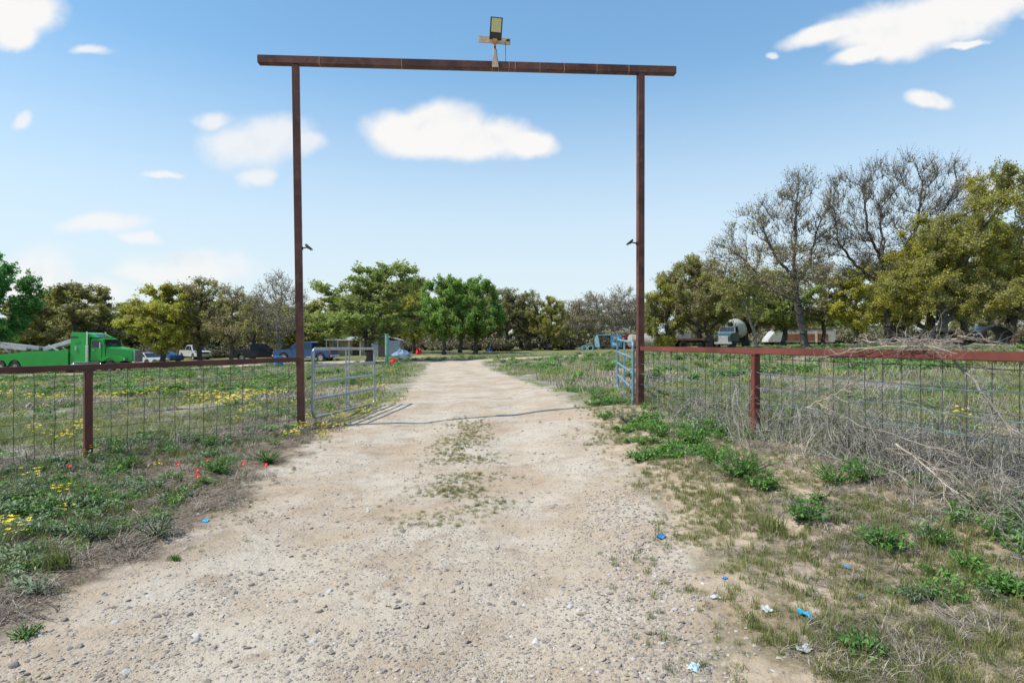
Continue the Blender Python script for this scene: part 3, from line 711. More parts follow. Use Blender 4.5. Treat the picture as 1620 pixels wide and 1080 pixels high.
lean = make_tree(47, [[(0, 0, 0), (-.25, 0, 1.5), (-.8, 0, 3.2), (-1.6, 0, 5.0)], [(-.3, 0, 1.6), (.5, .2, 3.0), (.6, .2, 4.4)]],
   [(-1.6, 0, 4.8, 1.8, 1.6, 1.2), (-.2, .2, 4.0, 1.6, 1.5, 1.2), (-1.4, 0, 3.4, 1.7, 1.4, .9), (.9, 0, 5.1, 1.3, 1.4, 1.1)], LEAF['olive'], M_barkg, n_attr=380, step=0.3, r_base=0.12, leaves=14725, lsize=0.087, twigs=3.0, twig_len=0.6, kill=0.45, mat2=LEAF['green'], mat2_share=0.4)
place_tree('young_oak', 1198, y, lean, 'slender grey leaning tree in front of the white mixer drum')
# generic kinds, shared by the rows behind
def rnd_stem(seed, h, r_=0.25):
    r = random.Random(seed); a = r.random() * 6.28; fx, fy = math.cos(a), math.sin(a)
    z = h * (0.16 + 0.08 * r.random())
    return [[(0, 0, 0), (fx * .15, fy * .15, z), (fx * .1, fy * .2, h * .45), (-fx * .3, 0, h * .75)],
            [(fx * .15, fy * .15, z), (-h * .18, fy, h * .38), (-h * .27, fy, h * .55)], [(fx * .15, fy * .15, z * 1.1), (h * .17, -fy, h * .40), (h * .25, -fy, h * .58)]]
K = {}
K['olive1'] = make_tree(51, rnd_stem(1, 8), lobed(21, 3.9, 1.3, 8.0, 13, 0.6), LEAF['olive'], M_bark, n_attr=520, leaves=55800, lsize=0.114, r_base=0.24, twigs=2.6, mat2=LEAF['brown'], mat2_share=0.3)
K['olive2'] = make_tree(52, rnd_stem(2, 8), lobed(22, 4.4, 1.0, 7.6, 13, 0.6), LEAF['olive'], M_bark, n_attr=520, leaves=55800, lsize=0.114, r_base=0.26, twigs=2.6, mat2=LEAF['yellow'], mat2_share=0.3)
K['yellow1'] = make_tree(53, rnd_stem(3, 8), lobed(23, 4.0, 1.1, 7.8, 12, 0.6), LEAF['yellow'], M_bark, n_attr=500, leaves=52700, lsize=0.110, r_base=0.2, twigs=2.6, mat2=LEAF['olive'], mat2_share=0.35)
K['green1'] = make_tree(54, rnd_stem(4, 8), lobed(24, 3.8, 1.6, 8.0, 13, 0.62), LEAF['green'], M_bark, n_attr=520, leaves=52700, lsize=0.106, r_base=0.22, twigs=2.6, mat2=LEAF['olive'], mat2_share=0.3)
K['fresh1'] = make_tree(55, rnd_stem(5, 8), lobed(25, 3.6, 1.7, 8.0, 13, 0.62), LEAF['fresh'], M_bark, n_attr=520, leaves=62000, lsize=0.106, r_base=0.2, twigs=2.6, mat2=LEAF['green'], mat2_share=0.4)
K['deep1'] = make_tree(56, rnd_stem(6, 8), lobed(26, 4.0, 1.0, 8.0, 13, 0.6), LEAF['deep'], M_bark, n_attr=520, leaves=62000, lsize=0.114, r_base=0.2, twigs=2.6)
K['sparse1'] = make_tree(57, rnd_stem(7, 8), lobed(27, 3.5, 2.0, 8.0, 10, 0.5), LEAF['brown'], M_bark, n_attr=520, leaves=20150, lsize=0.099, r_base=0.2, twigs=3.0, kill=0.6, infl=3, mat2=LEAF['olive'], mat2_share=0.55, twr=0.014)
K['sparse2'] = make_tree(58, rnd_stem(8, 8), lobed(28, 3.9, 1.8, 8.0, 10, 0.5), LEAF['olive'], M_bark, n_attr=520, leaves=18600, lsize=0.099, r_base=0.2, twigs=3.0, kill=0.6, infl=3, mat2=LEAF['brown'], mat2_share=0.45, twr=0.014)
K['bare1'] = make_tree(59, rnd_stem(9, 8), lobed(29, 3.8, 1.8, 8.2, 9, 0.5), LEAF['bud'], M_barkg, n_attr=600, leaves=7750, lsize=0.076, r_base=0.19, twigs=3.4, kill=0.55, infl=3, twr=0.016, twig_len=0.8)
K['bare2'] = make_tree(60, rnd_stem(10, 8), lobed(30, 4.3, 1.2, 7.6, 10, 0.5), LEAF['bud'], M_barkg, n_attr=600, leaves=13950, lsize=0.084, r_base=0.19, twigs=3.6, kill=0.55, infl=3, twr=0.017, twig_len=0.8, mat2=LEAF['brown'], mat2_share=0.5)
# px centre, depth, half width px, top px, kind, turn, label
ROW = [
 (-12, 56, 62, 402, 'deep1', .3, 'deep green leafy tree at the tail of the green tow truck'),
 (118, 74, 76, 450, 'olive1', 1.0, 'broad olive crowned tree rising right behind the green truck cab'),
 (50, 80, 50, 470, 'olive2', 2.0, 'olive tree between the deep green tree and the broad olive crown'),
 (190, 84, 48, 480, 'olive2', 4.1, 'low olive tree between the broad crown and the yellow tree'),
 (258, 55, 50, 452, 'yellow1', .5, 'golden yellow-green tree standing in front of the truck bonnet'),
 (318, 57, 42, 440, 'sparse1', 2.2, 'grey-green thin crowned tree beside the golden tree'),
 (368, 56, 40, 452, 'sparse2', 3.0, 'forked thin crowned tree over the dark pickup bed'),
 (442, 58, 46, 430, 'bare1', 1.2, 'nearly bare grey tree above the blue pickup bonnet'),
 (398, 72, 50, 468, 'sparse2', 5.2, 'grey-olive tree standing behind the dark pickup'),
 (340, 86, 60, 478, 'olive1', 3.3, 'olive tree far behind the two thin crowned trees'),
 (500, 76, 48, 482, 'olive2', .9, 'yellowish olive tree behind the blue pickup roof'),
 (540, 82, 50, 470, 'yellow1', 3.9, 'yellow-green tree behind the tin roofed house'),
 (585, 46, 74, 418, 'green1', 2.6, 'big airy green tree shading the house front beside the grey gate'),
 (655, 76, 38, 446, 'yellow1', 1.9, 'lighter yellow-green tree over the red lump past the shed'),
 (703, 68, 42, 438, 'fresh1', .2, 'bright green tree with twin trunks in the clump beyond the drive'),
 (752, 69, 40, 440, 'fresh1', 2.9, 'second bright green tree of the clump beyond the drive'),
 (728, 76, 46, 442, 'green1', 4.7, 'green tree at the back of the bright green clump'),
 (800, 88, 40, 456, 'sparse1', 4.0, 'brownish thin tree next to the bright green clump'),
 (838, 92, 38, 460, 'sparse2', 1.1, 'brown tinted tree with a slanting trunk near the blue tarp'),
 (872, 86, 34, 470, 'olive2', 5.5, 'greenish tree beside the blue tarp at the field edge'),
 (905, 94, 40, 474, 'bare2', .4, 'grey bare tree with a low spreading crown near the scrap frame'),
 (948, 92, 44, 462, 'bare2', 3.1, 'grey bare tree right above the pale blue van body'),
 (984, 96, 36, 452, 'bare1', 2.4, 'gaunt bare tree with one tall crooked limb beside the arch post'),
 (1020, 98, 44, 470, 'bare2', 4.9, 'grey tree behind the tanks and arch post'),
 (1240, 62, 54, 430, 'green1', 5.1, 'dark green tree between the mixer truck and the thin oak'),
 (1304, 62, 42, 416, 'sparse2', 1.6, 'olive grey tree filling the gap between the two tall oaks'),
 (1356, 60, 46, 424, 'yellow1', 2.2, 'round yellow-olive tree with a short trunk between the tall oaks'),
 (1180, 66, 60, 440, 'olive1', 2.7, 'olive tree far behind the mixer drum'),
 (1420, 64, 56, 400, 'olive2', 1.3, 'olive tree standing far behind the fan shaped oak'),
 (1530, 60, 70, 350, 'green1', .7, 'dull green tree far behind the rusty hopper'),
 (1110, 70, 54, 436, 'sparse1', .8, 'thin brown tree far behind the wide olive oak'),
 (1600, 66, 60, 380, 'olive1', 5.6, 'olive tree far behind the culvert pipe'),
 (85, 90, 60, 462, 'yellow1', 2.9, 'yellowish tree peeping above the tow truck bed'),
 (228, 92, 60, 478, 'olive1', 5.9, 'low olive tree in the gap beside the broad crown'),
 (290, 90, 50, 472, 'olive2', 3.6, 'olive tree filling the gap behind the golden tree'),
 (425, 88, 56, 480, 'olive1', .2, 'dark olive tree behind the nearly bare grey tree'),
 (470, 84, 46, 486, 'yellow1', 5.0, 'yellowish olive tree hidden behind the tall gatepost'),
 (620, 84, 48, 456, 'green1', 3.5, 'green tree behind the corrugated shed roof'),
 (770, 92, 50, 452, 'olive2', 2.3, 'olive tree closing the back of the bright green clump'),
 (-110, 62, 80, 420, 'green1', 1.4, 'green tree beyond the tail of the tow truck outside the frame'),
 (1725, 44, 90, 300, 'olive2', 3.4, 'olive tree beyond the culvert at the frame edge'),
]
for (px, y, hw, top, k, rz, lab) in ROW:
    h = htop(px, top, y); tr, cr = K[k]; n_ = len(cr.vertices); co = np.empty(n_ * 3, np.float32); cr.vertices.foreach_get('co', co); co = co.reshape(-1, 3)
    hz = np.percentile(co[:, 2], 99.7); c_, s_ = math.cos(rz), math.sin(rz); xr = co[:, 0] * c_ - co[:, 1] * s_
    lo_, hi_ = np.percentile(xr, 1), np.percentile(xr, 99)
    sz = h / hz; sw = wpx(hw, y) / ((hi_ - lo_) / 2); sw = min(max(sw, sz * 0.6), sz * 1.5)
    kind = {'y': 'yellow_oak', 's': 'thin_oak', 'b': 'bare_oak', 'o': 'olive_oak', 'g': 'green_oak', 'f': 'green_oak', 'd': 'elm_tree'}[k[0]]
    t = place_tree(kind, px, y, K[k], lab, G_ROW, rz=rz, s=(sw, sw, sz))
# far wood that closes the horizon: one mass
def stuff_instances(name, pts, rot, scl, idx, colls, kind='stuff', label=None):
    me = bpy.data.meshes.new(name); me.vertices.add(len(pts)); me.vertices.foreach_set('co', np.asarray(pts, np.float32).ravel())
    for nm, typ, arr in (('rot', 'FLOAT_VECTOR', rot), ('scl', 'FLOAT_VECTOR', scl)):
        a = me.attributes.new(nm, typ, 'POINT'); a.data.foreach_set('vector', np.asarray(arr, np.float32).ravel())
    a = me.attributes.new('idx', 'INT', 'POINT'); a.data.foreach_set('value', np.asarray(idx, np.int32))
    o = mobj(name, me); tag(o, label, kind=kind)
    c = bpy.data.collections.new(name + '_kinds')
    for i, s in enumerate(colls):
        s.name = '%s_sprig.%03d' % (name, i); c.objects.link(s)
    g = bpy.data.node_groups.new(name, 'GeometryNodeTree')
    g.interface.new_socket('Geometry', in_out='INPUT', socket_type='NodeSocketGeometry'); g.interface.new_socket('Geometry', in_out='OUTPUT', socket_type='NodeSocketGeometry')
    N = g.nodes; gi = N.new('NodeGroupInput'); go = N.new('NodeGroupOutput'); ip = N.new('GeometryNodeInstanceOnPoints'); ci = N.new('GeometryNodeCollectionInfo')
    ci.inputs['Collection'].default_value = c; ci.inputs['Separate Children'].default_value = True; ci.inputs['Reset Children'].default_value = True
    def att(nm, dt):
        n = N.new('GeometryNodeInputNamedAttribute'); n.data_type = dt; n.inputs['Name'].default_value = nm; return n.outputs['Attribute']
    L = g.links; L.new(gi.outputs[0], ip.inputs['Points']); L.new(ci.outputs[0], ip.inputs['Instance']); ip.inputs['Pick Instance'].default_value = True
    L.new(att('idx', 'INT'), ip.inputs['Instance Index']); L.new(att('rot', 'FLOAT_VECTOR'), ip.inputs['Rotation']); L.new(att('scl', 'FLOAT_VECTOR'), ip.inputs['Scale'])
    L.new(ip.outputs[0], go.inputs[0])
    md = o.modifiers.new('scatter', 'NODES'); md.node_group = g
    return o
rs = np.random.RandomState(3); n = 150
fxp = rs.uniform(-250, 1870, n); fyp = rs.uniform(100, 150, n); X = (fxp - 810) / 900 * fyp
srcs = [mobj('far_wood', K[k][j], link=False) for k in ('olive1', 'sparse1', 'bare2', 'green1') for j in (0, 1)]
ii = rs.randint(0, 4, n); s_ = rs.uniform(0.8, 1.12, n)
far = np.interp(fxp, [-250, 300, 800, 1000, 1200, 1870], [0.85, 0.8, 0.95, 0.95, 1.0, 1.0])
pts = np.stack([X, fyp, hg(X, fyp) - 0.1], -1); rot = np.stack([np.zeros(n), np.zeros(n), rs.uniform(0, 6.28, n)], -1); scl = np.stack([s_ * far * 1.2] * 2 + [s_ * far], -1)
stuff_instances('far_woods', np.concatenate([pts, pts]), np.concatenate([rot, rot]), np.concatenate([scl, scl]), np.concatenate([ii * 2, ii * 2 + 1]), srcs)
# ---------------------------------------------------------------- vehicles and things in the yard
def paint(name, col, var=0.08, dirt=(0.25, 0.20, 0.15), amt=0.25, thr=0.58, rough=0.32, coat=0.6):
    return pmat(name, col, rough, 0.0, var, 1.5, dirt=dirt, dirt_amt=amt, dscale=1.6, dthr=thr, coat=coat)
M_green = paint('green_truck_paint', (0.004, 0.30, 0.03), amt=0.0, rough=.4, coat=.3)
M_bluep = paint('dark_blue_paint', (0.006, 0.040, 0.125), amt=.06, coat=.4)
M_blackp = paint('near_black_paint', (0.008, 0.010, 0.016), amt=.06, coat=.3)
M_whitep = paint('white_vehicle_paint', (0.50, 0.50, 0.49), amt=0.45)
M_teal = paint('faded_teal_paint', (0.03, 0.085, 0.10), var=0.2, amt=0.5, thr=0.52, coat=0.1)
M_pale = paint('pale_blue_paint', (0.32, 0.58, 0.68), var=0.2, amt=0.3, thr=0.55, coat=0.1)
M_glass = pmat('dark_window_glass', (0.018, 0.024, 0.032), 0.08, 0, 0.2, 2, coat=0.3)
M_tyre = pmat('tyre_rubber', (0.022, 0.021, 0.02), 0.85, 0, 0.3, 8, dirt=(0.14, 0.11, 0.08), dirt_amt=0.5, dscale=5)
M_chrome = pmat('chrome', (0.62, 0.63, 0.65), 0.18, 0.95, 0.08, 5)
M_rim = pmat('alloy_rim', (0.48, 0.48, 0.49), 0.3, 0.7, 0.1, 9)
M_red = pmat('red_lens', (0.55, 0.02, 0.02), 0.25, 0, 0.1, 9, coat=0.5)
M_amber = pmat('orange_beacon', (0.75, 0.22, 0.03), 0.3, 0, 0.1, 9)
M_frame = pmat('vehicle_frame', (0.03, 0.027, 0.025), 0.7, 0.2, 0.3, 4, dirt=(0.18, 0.09, 0.05), dirt_amt=0.4)
M_steel = pmat('worn_steel', (0.45, 0.45, 0.45), 0.45, 0.5, 0.2, 2, dirt=(0.30, 0.20, 0.14), dirt_amt=0.5)
M_tank = pmat('white_drum', (0.50, 0.50, 0.48), 0.45, 0, 0.12, 1, dirt=(0.35, 0.30, 0.25), dirt_amt=0.6, dscale=1.2)
M_conc = pmat('grey_tank', (0.36, 0.34, 0.30), 0.8, 0, 0.2, 1.2, dirt=(0.20, 0.18, 0.15), dirt_amt=0.6, dscale=1.5, bump=.3)
M_rustp = pmat('rusty_plate', (0.24, 0.095, 0.06), 0.75, 0.1, 0.35, 1.5, dirt=(0.36, 0.20, 0.13), dirt_amt=0.6, dscale=2, bump=.3)
M_corr = pmat('grey_blue_sheet', (0.36, 0.42, 0.48), 0.5, 0.3, 0.1, 1.2, dirt=(0.25, 0.22, 0.20), dirt_amt=0.3)
M_tin = pmat('tin_roof', (0.62, 0.64, 0.66), 0.35, 0.5, 0.1, 1.0, dirt=(0.35, 0.25, 0.2), dirt_amt=0.3)
M_cream = pmat('cream_wall', (0.48, 0.40, 0.28), 0.8, 0, 0.12, 1)
M_brownw = pmat('brown_door', (0.10, 0.06, 0.04), 0.7, 0, 0.2, 3)
M_tgreen = pmat('mint_green_pipe', (0.16, 0.38, 0.30), 0.5, 0, 0.15, 3, dirt=(0.25, 0.2, 0.15), dirt_amt=0.3)
M_rednew = pmat('bright_red_plastic', (0.62, 0.015, 0.02), 0.4, 0, 0.15, 4)
M_tarpb = pmat('blue_tarp', (0.02, 0.14, 0.52), 0.5, 0, 0.25, 3)
M_drumb = pmat('bright_blue_drum', (0.02, 0.20, 0.62), 0.4, 0, 0.15, 3)

def shell(mb, prof, yf, mi=0):
    """side outline (x,z) closed at half-width yf(x,z)"""
    n = len(prof); vs = [(x, -yf(x, z), z) for x, z in prof] + [(x, yf(x, z), z) for x, z in prof]
    mb.add(vs, [tuple(range(n)), tuple(range(2 * n - 1, n - 1, -1))] + [(i, (i + 1) % n, (i + 1) % n + n, i + n) for i in range(n)], mi)
def arch_pts(cx, r, z0, n=8, rev=False):
    a0 = math.asin(max(-1, min(1, (z0 - r * 0) / r))) if False else 0
    pts = [(cx + r * math.cos(math.pi * i / n), z0 + r * math.sin(math.pi * i / n)) for i in range(n + 1)]
    return pts if not rev else pts[::-1]
def wheel(parent, x, y, r, wd, side, rim=M_rim, rr=0.62):
    mb = MB(); h = wd / 2
    mb.lathe([(r * rr, -h), (r * 0.90, -h), (r, -h * 0.7), (r, h * 0.7), (r * 0.90, h), (r * rr, h)], (x, y, r), 24, 'Y')
    t = mb.build('wheel', M_tyre, parent, smooth=35)
    mb = MB(); s = side
    mb.lathe([(0.001, s * h * 0.55), (r * 0.16, s * h * 0.6), (r * 0.2, s * h * 0.25), (r * rr * 0.85, s * h * 0.35), (r * rr, s * h * 0.92), (r * (rr + .02), s * h * 0.92), (r * (rr + .02), -s * h * .5)], (x, y, r), 24, 'Y')
    for k in range(6):
        a = k * math.pi / 3; mb.box((x + math.cos(a) * r * .32, y + s * h * 0.5, r + math.sin(a) * r * .32), (r * .09, 0.02, r * .09))
    mb.build('rim', rim, t, smooth=35)
    return t
def pickup(x, y, rz, mp, label, long=5.8, group='pickups parked in the yard', bedstuff=None, src='parked_pickup'):
    p = thing(src, (x, y, H(x, y)), label, 'pickup truck', group, rz)
    xf, xr, r = 1.75, -1.95, 0.40
    z0 = 0.42; fr = r + 0.07
    prof = [(2.85, 0.45), (2.9, 0.75), (2.86, 1.02), (2.7, 1.12), (1.35, 1.22), (-0.95, 1.24), (-2.88, 1.24), (-2.9, 0.6), (-2.8, 0.45)]
    prof += arch_pts(xr, fr, z0, rev=True)[::1] + arch_pts(xf, fr, z0, rev=True)
    mb = MB(); shell(mb, prof, lambda X, Z: 0.985 - max(0, Z - 0.8) * 0.12 - max(0, X - 2.3) * 0.12)
    mb.box((0, 0, 0.42), (5.2, 1.5, 0.12))
    mb.build('body', mp, p, bevel=0.035)
    cab = [(1.42, 1.20), (0.62, 1.88), (0.25, 1.94), (-0.8, 1.93), (-0.98, 1.85), (-1.05, 1.23)]
    yw = lambda X, Z: 0.90 - max(0, Z - 1.2) * 0.26
    mb = MB(); shell(mb, cab, yw); mb.build('cab', mp, p, bevel=0.04)
    def win(nm, q, s):
        mb = MB(); shell(mb, q, lambda X, Z: yw(X, Z) + 0.006); mb.build(nm, M_glass, p)
    win('side_window', [(1.10, 1.27), (0.60, 1.78), (0.28, 1.82), (0.28, 1.27)], 1)
    win('side_window', [(0.20, 1.27), (0.20, 1.82), (-0.72, 1.81), (-0.86, 1.70), (-0.90, 1.27)], 1)
    mb = MB()
    mb.quad((1.40, -.80, 1.235), (1.40, .80, 1.235), (0.66, .66, 1.865), (0.66, -.66, 1.865)); mb.build('windscreen', M_glass, p)
    mb = MB(); mb.quad((-1.045, -.72, 1.32), (-1.045, .72, 1.32), (-1.0, .64, 1.80), (-1.0, -.64, 1.80)); mb.build('rear_window', M_glass, p)
    # open bed
    mb = MB(); mb.box((-1.97, 0, 1.248), (1.70, 1.62, 0.012)); mb.build('bed_floor', M_blackp, p)
    mb = MB(); mb.box((2.93, 0, 0.58), (0.14, 1.85, 0.22)); mb.build('front_bumper', M_chrome, p, bevel=0.03)
    mb = MB(); mb.box((-2.95, 0, 0.58), (0.14, 1.8, 0.2)); mb.build('rear_bumper', M_chrome, p, bevel=0.03)
    mb = MB(); mb.box((2.885, 0, 0.90), (0.05, 1.15, 0.24)); mb.build('grille', M_blackp, p, bevel=0.02)
    for s in (-1, 1):
        mb = MB(); mb.box((2.83, s * 0.74, 0.92), (0.14, 0.26, 0.2)); mb.build('headlight', M_chrome, p, bevel=0.02)
        mb = MB(); mb.box((-2.88, s * 0.88, 0.98), (0.08, 0.14, 0.36)); mb.build('tail_light', M_red, p, bevel=0.015)
        mb = MB(); mb.box((1.12, s * 1.05, 1.32), (0.10, 0.2, 0.17)); mb.build('side_mirror', M_blackp, p, bevel=0.02)
        for X in (xf, xr): wheel(p, X, s * 0.86, r, 0.26, s)
        for X in (0.23, -0.2): 
            mb = MB(); mb.box((X if X > 0 else -0.75, s * 0.972, 1.06), (0.14, 0.025, 0.03)); mb.build('door_handle', M_blackp, p)
    return p
pickup(wx(484, 55), 55, R(172), M_bluep, 'dark blue crew cab pickup with a red tail light beside the gatepost')
dp = pickup(wx(411, 66), 66, R(28), M_blackp, 'black pickup turned away under the forked thin tree')
wp = pickup(wx(309, 76), 76, R(-40), M_whitep, 'white pickup parked between the thin grey-green trees')

def sedan(x, y, rz, mp, label):
    p = thing('parked_car', (x, y, H(x, y)), label, 'car', 'cars parked behind the tow truck', rz)
    r = 0.33; prof = [(2.25, 0.35), (2.3, 0.62), (2.1, 0.78), (1.0, 0.92), (-1.5, 0.98), (-2.2, 0.95), (-2.3, 0.6), (-2.2, 0.35)] + arch_pts(-1.4, .40, .33, rev=True) + arch_pts(1.4, .40, .33, rev=True)
    mb = MB(); shell(mb, prof, lambda X, Z: 0.90 - max(0, Z - .7) * .15); mb.build('body', mp, p, bevel=0.04)
    yw = lambda X, Z: 0.80 - max(0, Z - .9) * .42
    mb = MB(); shell(mb, [(1.1, .90), (.35, 1.38), (-.7, 1.40), (-1.6, .97)], yw); mb.build('cabin', mp, p, bevel=0.05)
    mb = MB(); shell(mb, [(.92, .97), (.33, 1.33), (-.66, 1.34), (-1.3, 1.02)], lambda X, Z: yw(X, Z) + .006); mb.build('side_window', M_glass, p)
    mb = MB(); mb.quad((1.12, -.7, .93), (1.12, .7, .93), (.42, .56, 1.36), (.42, -.56, 1.36)); mb.build('windscreen', M_glass, p)
    for s in (-1, 1):
        mb = MB(); mb.box((2.2, s * .62, .66), (.16, .34, .13)); mb.build('headlight', M_chrome, p, bevel=.03)
        for X in (1.4, -1.4): wheel(p, X, s * .78, r, .2, s)
    return p
sedan(wx(232, 59), 59, R(-25), M_whitep, 'low white car just ahead of the green truck bonnet')
sedan(wx(258, 66), 66, R(160), M_bluep, 'dark blue car under the golden yellow-green tree')

# --- green wrecker
tx, ty = wx(222, 50) + 0.35, 50.0; tz = -1.17
tow = thing('tow_truck', (tx, ty, H(tx - 6, ty)), 'large bright green wrecker truck with sleeper cab and chrome exhaust', 'tow truck')
tow.rotation_euler = (0, 0, R(3)); tow.scale = (.9, 1, 1)
W = 1.22
hood = [(-0.55, 0.75), (-0.5, 1.2), (-0.62, 1.88), (-0.85, 1.97), (-2.95, 2.24), (-2.95, 0.95)] + [(-2.5 + .62 * math.cos(a), .52 + .62 * math.sin(a)) for a in [math.pi * (0.72 - i * .64 / 8) for i in range(9)]]
mb = MB(); shell(mb, [(-0.62, 0.95), (-0.62, 1.88), (-0.85, 1.97), (-2.95, 2.24), (-2.95, 0.95)], lambda X, Z: 0.62 + (-.62 - X) * .22 - max(0, Z - 1.7) * .25); mb.build('hood', M_green, tow, bevel=0.08, seg=3)
for s in (-1, 1):
    mb = MB(); pr = [(-1.15, 1.0), (-1.25, 1.25), (-1.7, 1.42), (-2.6, 1.50), (-3.2, 1.28), (-3.3, .95), (-3.12, .95)] + [(-2.5 + .60 * math.cos(a), .56 + .62 * math.sin(a)) for a in [math.pi * (0.75 - i * .6 / 8) for i in range(9)]]
    mb.prism(pr, s * .72, s * 1.2); mb.build('fender', M_green, tow, bevel=0.05)
    mb = MB(); mb.box((-1.18, s * .98, 1.15), (.16, .34, .22)); mb.build('headlight', M_chrome, tow, bevel=.03)
mb = MB(); mb.box((-0.58, 0, 1.38), (.12, 1.15, 1.05)); 
for k in range(9): mb.box((-0.51, -.5 + .125 * k, 1.38), (.03, .03, .98))
mb.build('grille', M_steel, tow, bevel=.015)
mb = MB(); mb.box((-.62, 0, .62), (.3, 2.4, .36)); mb.build('front_bumper', M_chrome, tow, bevel=.05)
mb = MB(); yc = lambda X, Z: 1.12 - max(0, Z - 2.0) * .12
shell(mb, [(-2.9, .95), (-2.9, 2.22), (-3.12, 2.86), (-3.3, 2.95), (-4.32, 2.95), (-4.32, .95)], yc); mb.build('cab', M_green, tow, bevel=0.06)
mb = MB(); mb.quad((-2.885, -.98, 2.26), (-2.885, .98, 2.26), (-3.10, .90, 2.82), (-3.10, -.90, 2.82)); mb.build('windscreen', M_glass, tow)
for s in (-1, 1):
    mb = MB(); mb.box((-3.72, s * 1.125, 1.75), (.98, .03, 1.5)); d = mb.build('door', M_green, tow, bevel=.02)
    mb = MB(); mb.prism([(-3.28, 2.15), (-3.36, 2.72), (-4.10, 2.72), (-4.10, 2.15)], s * 1.06, s * 1.146); mb.build('window', M_glass, d)
    mb = MB(); mb.box((-4.0, s * 1.15, 1.95), (.16, .03, .04)); mb.build('handle', M_chrome, d)
    mb = MB(); mb.box((-3.1, s * 1.42, 2.35), (.10, .22, .5)); mb.bar((-3.1, s * 1.1, 2.6), (-3.1, s * 1.34, 2.6), .03, .03); mb.build('side_mirror', M_chrome, tow, bevel=.02)
    mb = MB(); mb.tube([(-4.48, s * 1.2, .9), (-4.48, s * 1.2, 2.35)], .15, 14); mb.tube([(-4.48, s * 1.2, 2.3), (-4.48, s * 1.2, 3.35), (-4.52, s * 1.2, 3.5)], .075, 12)
    for k in range(5): mb.tube([(-4.48, s * 1.2, 1.1 + .25 * k), (-4.48, s * 1.2, 1.13 + .25 * k)], .16, 14)
    mb.build('exhaust_stack', M_chrome, tow, smooth=40)
    mb = MB(); mb.tube([(-3.3, s * 1.0, .62), (-6.0, s * 1.0, .62)], .24, 16); mb.build('fuel_tank', M_chrome, tow, smooth=40)
    mb = MB(); mb.box((-4.6, s * 1.12, .5), (2.6, .3, .05)); mb.box((-4.6, s * 1.12, .88), (2.4, .3, .04)); mb.build('step', M_steel, tow)
    mb = MB(); mb.box((-5.72, s * 1.185, 3.02), (.62, .03, .15)); mb.build('vent_window', M_glass, tow)
    mb = MB(); mb.box((-5.55, s * 1.185, 2.1), (.14, .03, .34)); mb.build('marker_panel', M_steel, tow)
mb = MB(); shell(mb, [(-4.35, .78), (-4.35, 3.05), (-3.85, 2.97), (-3.6, 2.99), (-4.2, 3.30), (-4.75, 3.44), (-6.0, 3.46), (-6.12, 3.38), (-6.14, .78)], lambda X, Z: 1.17 - max(0, Z - 2.9) * .22)
mb.build('sleeper', M_green, tow, bevel=.06)
mb = MB(); mb.quad((-3.70, -.7, 3.045), (-3.70, .7, 3.045), (-4.22, .62, 3.315), (-4.22, -.62, 3.315)); mb.build('roof_window', M_glass, tow)
# wrecker bed with two wheel arches
pr = [(-6.2, 1.98), (-6.2, .60), (-9.7, .42)] + [(-11.05 + .59 * math.cos(a), .5 + .62 * math.sin(a)) for a in [math.pi * i / 8 * .9 + .05 * math.pi for i in range(9)]] + [(-12.35 + .59 * math.cos(a), .5 + .62 * math.sin(a)) for a in [math.pi * i / 8 * .9 + .05 * math.pi for i in range(9)]] + [(-13.0, .6), (-14.0, .7), (-14.1, 1.2), (-12.4, 1.55), (-9.6, 1.85), (-7.6, 1.88)]
for s in (-1, 1):
    mb = MB(); mb.prism(pr, s * 1.0, s * 1.25); mb.build('bed_side', M_green, tow)
mb = MB(); mb.box((-9.9, 0, 1.5), (7.2, 2.0, .14)); mb.box((-7.0, 0, .65), (12.4, .9, .28)); mb.build('chassis', M_frame, tow)
mb = MB(); mb.bar((-6.5, 0, 2.75), (-9.2, 0, 1.95), .8, .35); mb.bar((-9.0, 0, 2.0), (-13.4, 0, 2.45), .42, .32); mb.bar((-7.2, -.5, 1.6), (-8.6, -.5, 2.35), .14, .14); mb.bar((-7.2, .5, 1.6), (-8.6, .5, 2.35), .14, .14)
bm_ = mb.build('boom', M_whitep, tow, bevel=.03)
mb = MB(); mb.bar((-11.9, -.7, 1.6), (-13.2, -.7, 2.75), .1, .1); mb.bar((-13.2, -.7, 2.7), (-12.2, -.2, 2.2), .08, .08); mb.bar((-10.2, -.9, 2.0), (-12.6, -.9, 2.25), .2, .24); mb.box((-9.7, -.4, 2.1), (.7, .5, .35)); mb.box((-8.9, .3, 2.15), (.9, .4, .3)); mb.build('winch_gear', M_steel, tow, bevel=.02)
mb = MB(); mb.box((-6.45, 0, 3.08), (.2, 1.1, .14)); mb.box((-6.45, 0, 2.6), (.1, .9, .9)); mb.build('beacon_bar', [M_amber], tow, bevel=.02)
for X, sides in ((-2.5, (-1, 1)), (-11.05, (-1, 1)), (-12.35, (-1, 1))):
    for s in sides: wheel(tow, X, s * 1.02, .50, .34 if X > -5 else .5, s, M_chrome, .55)

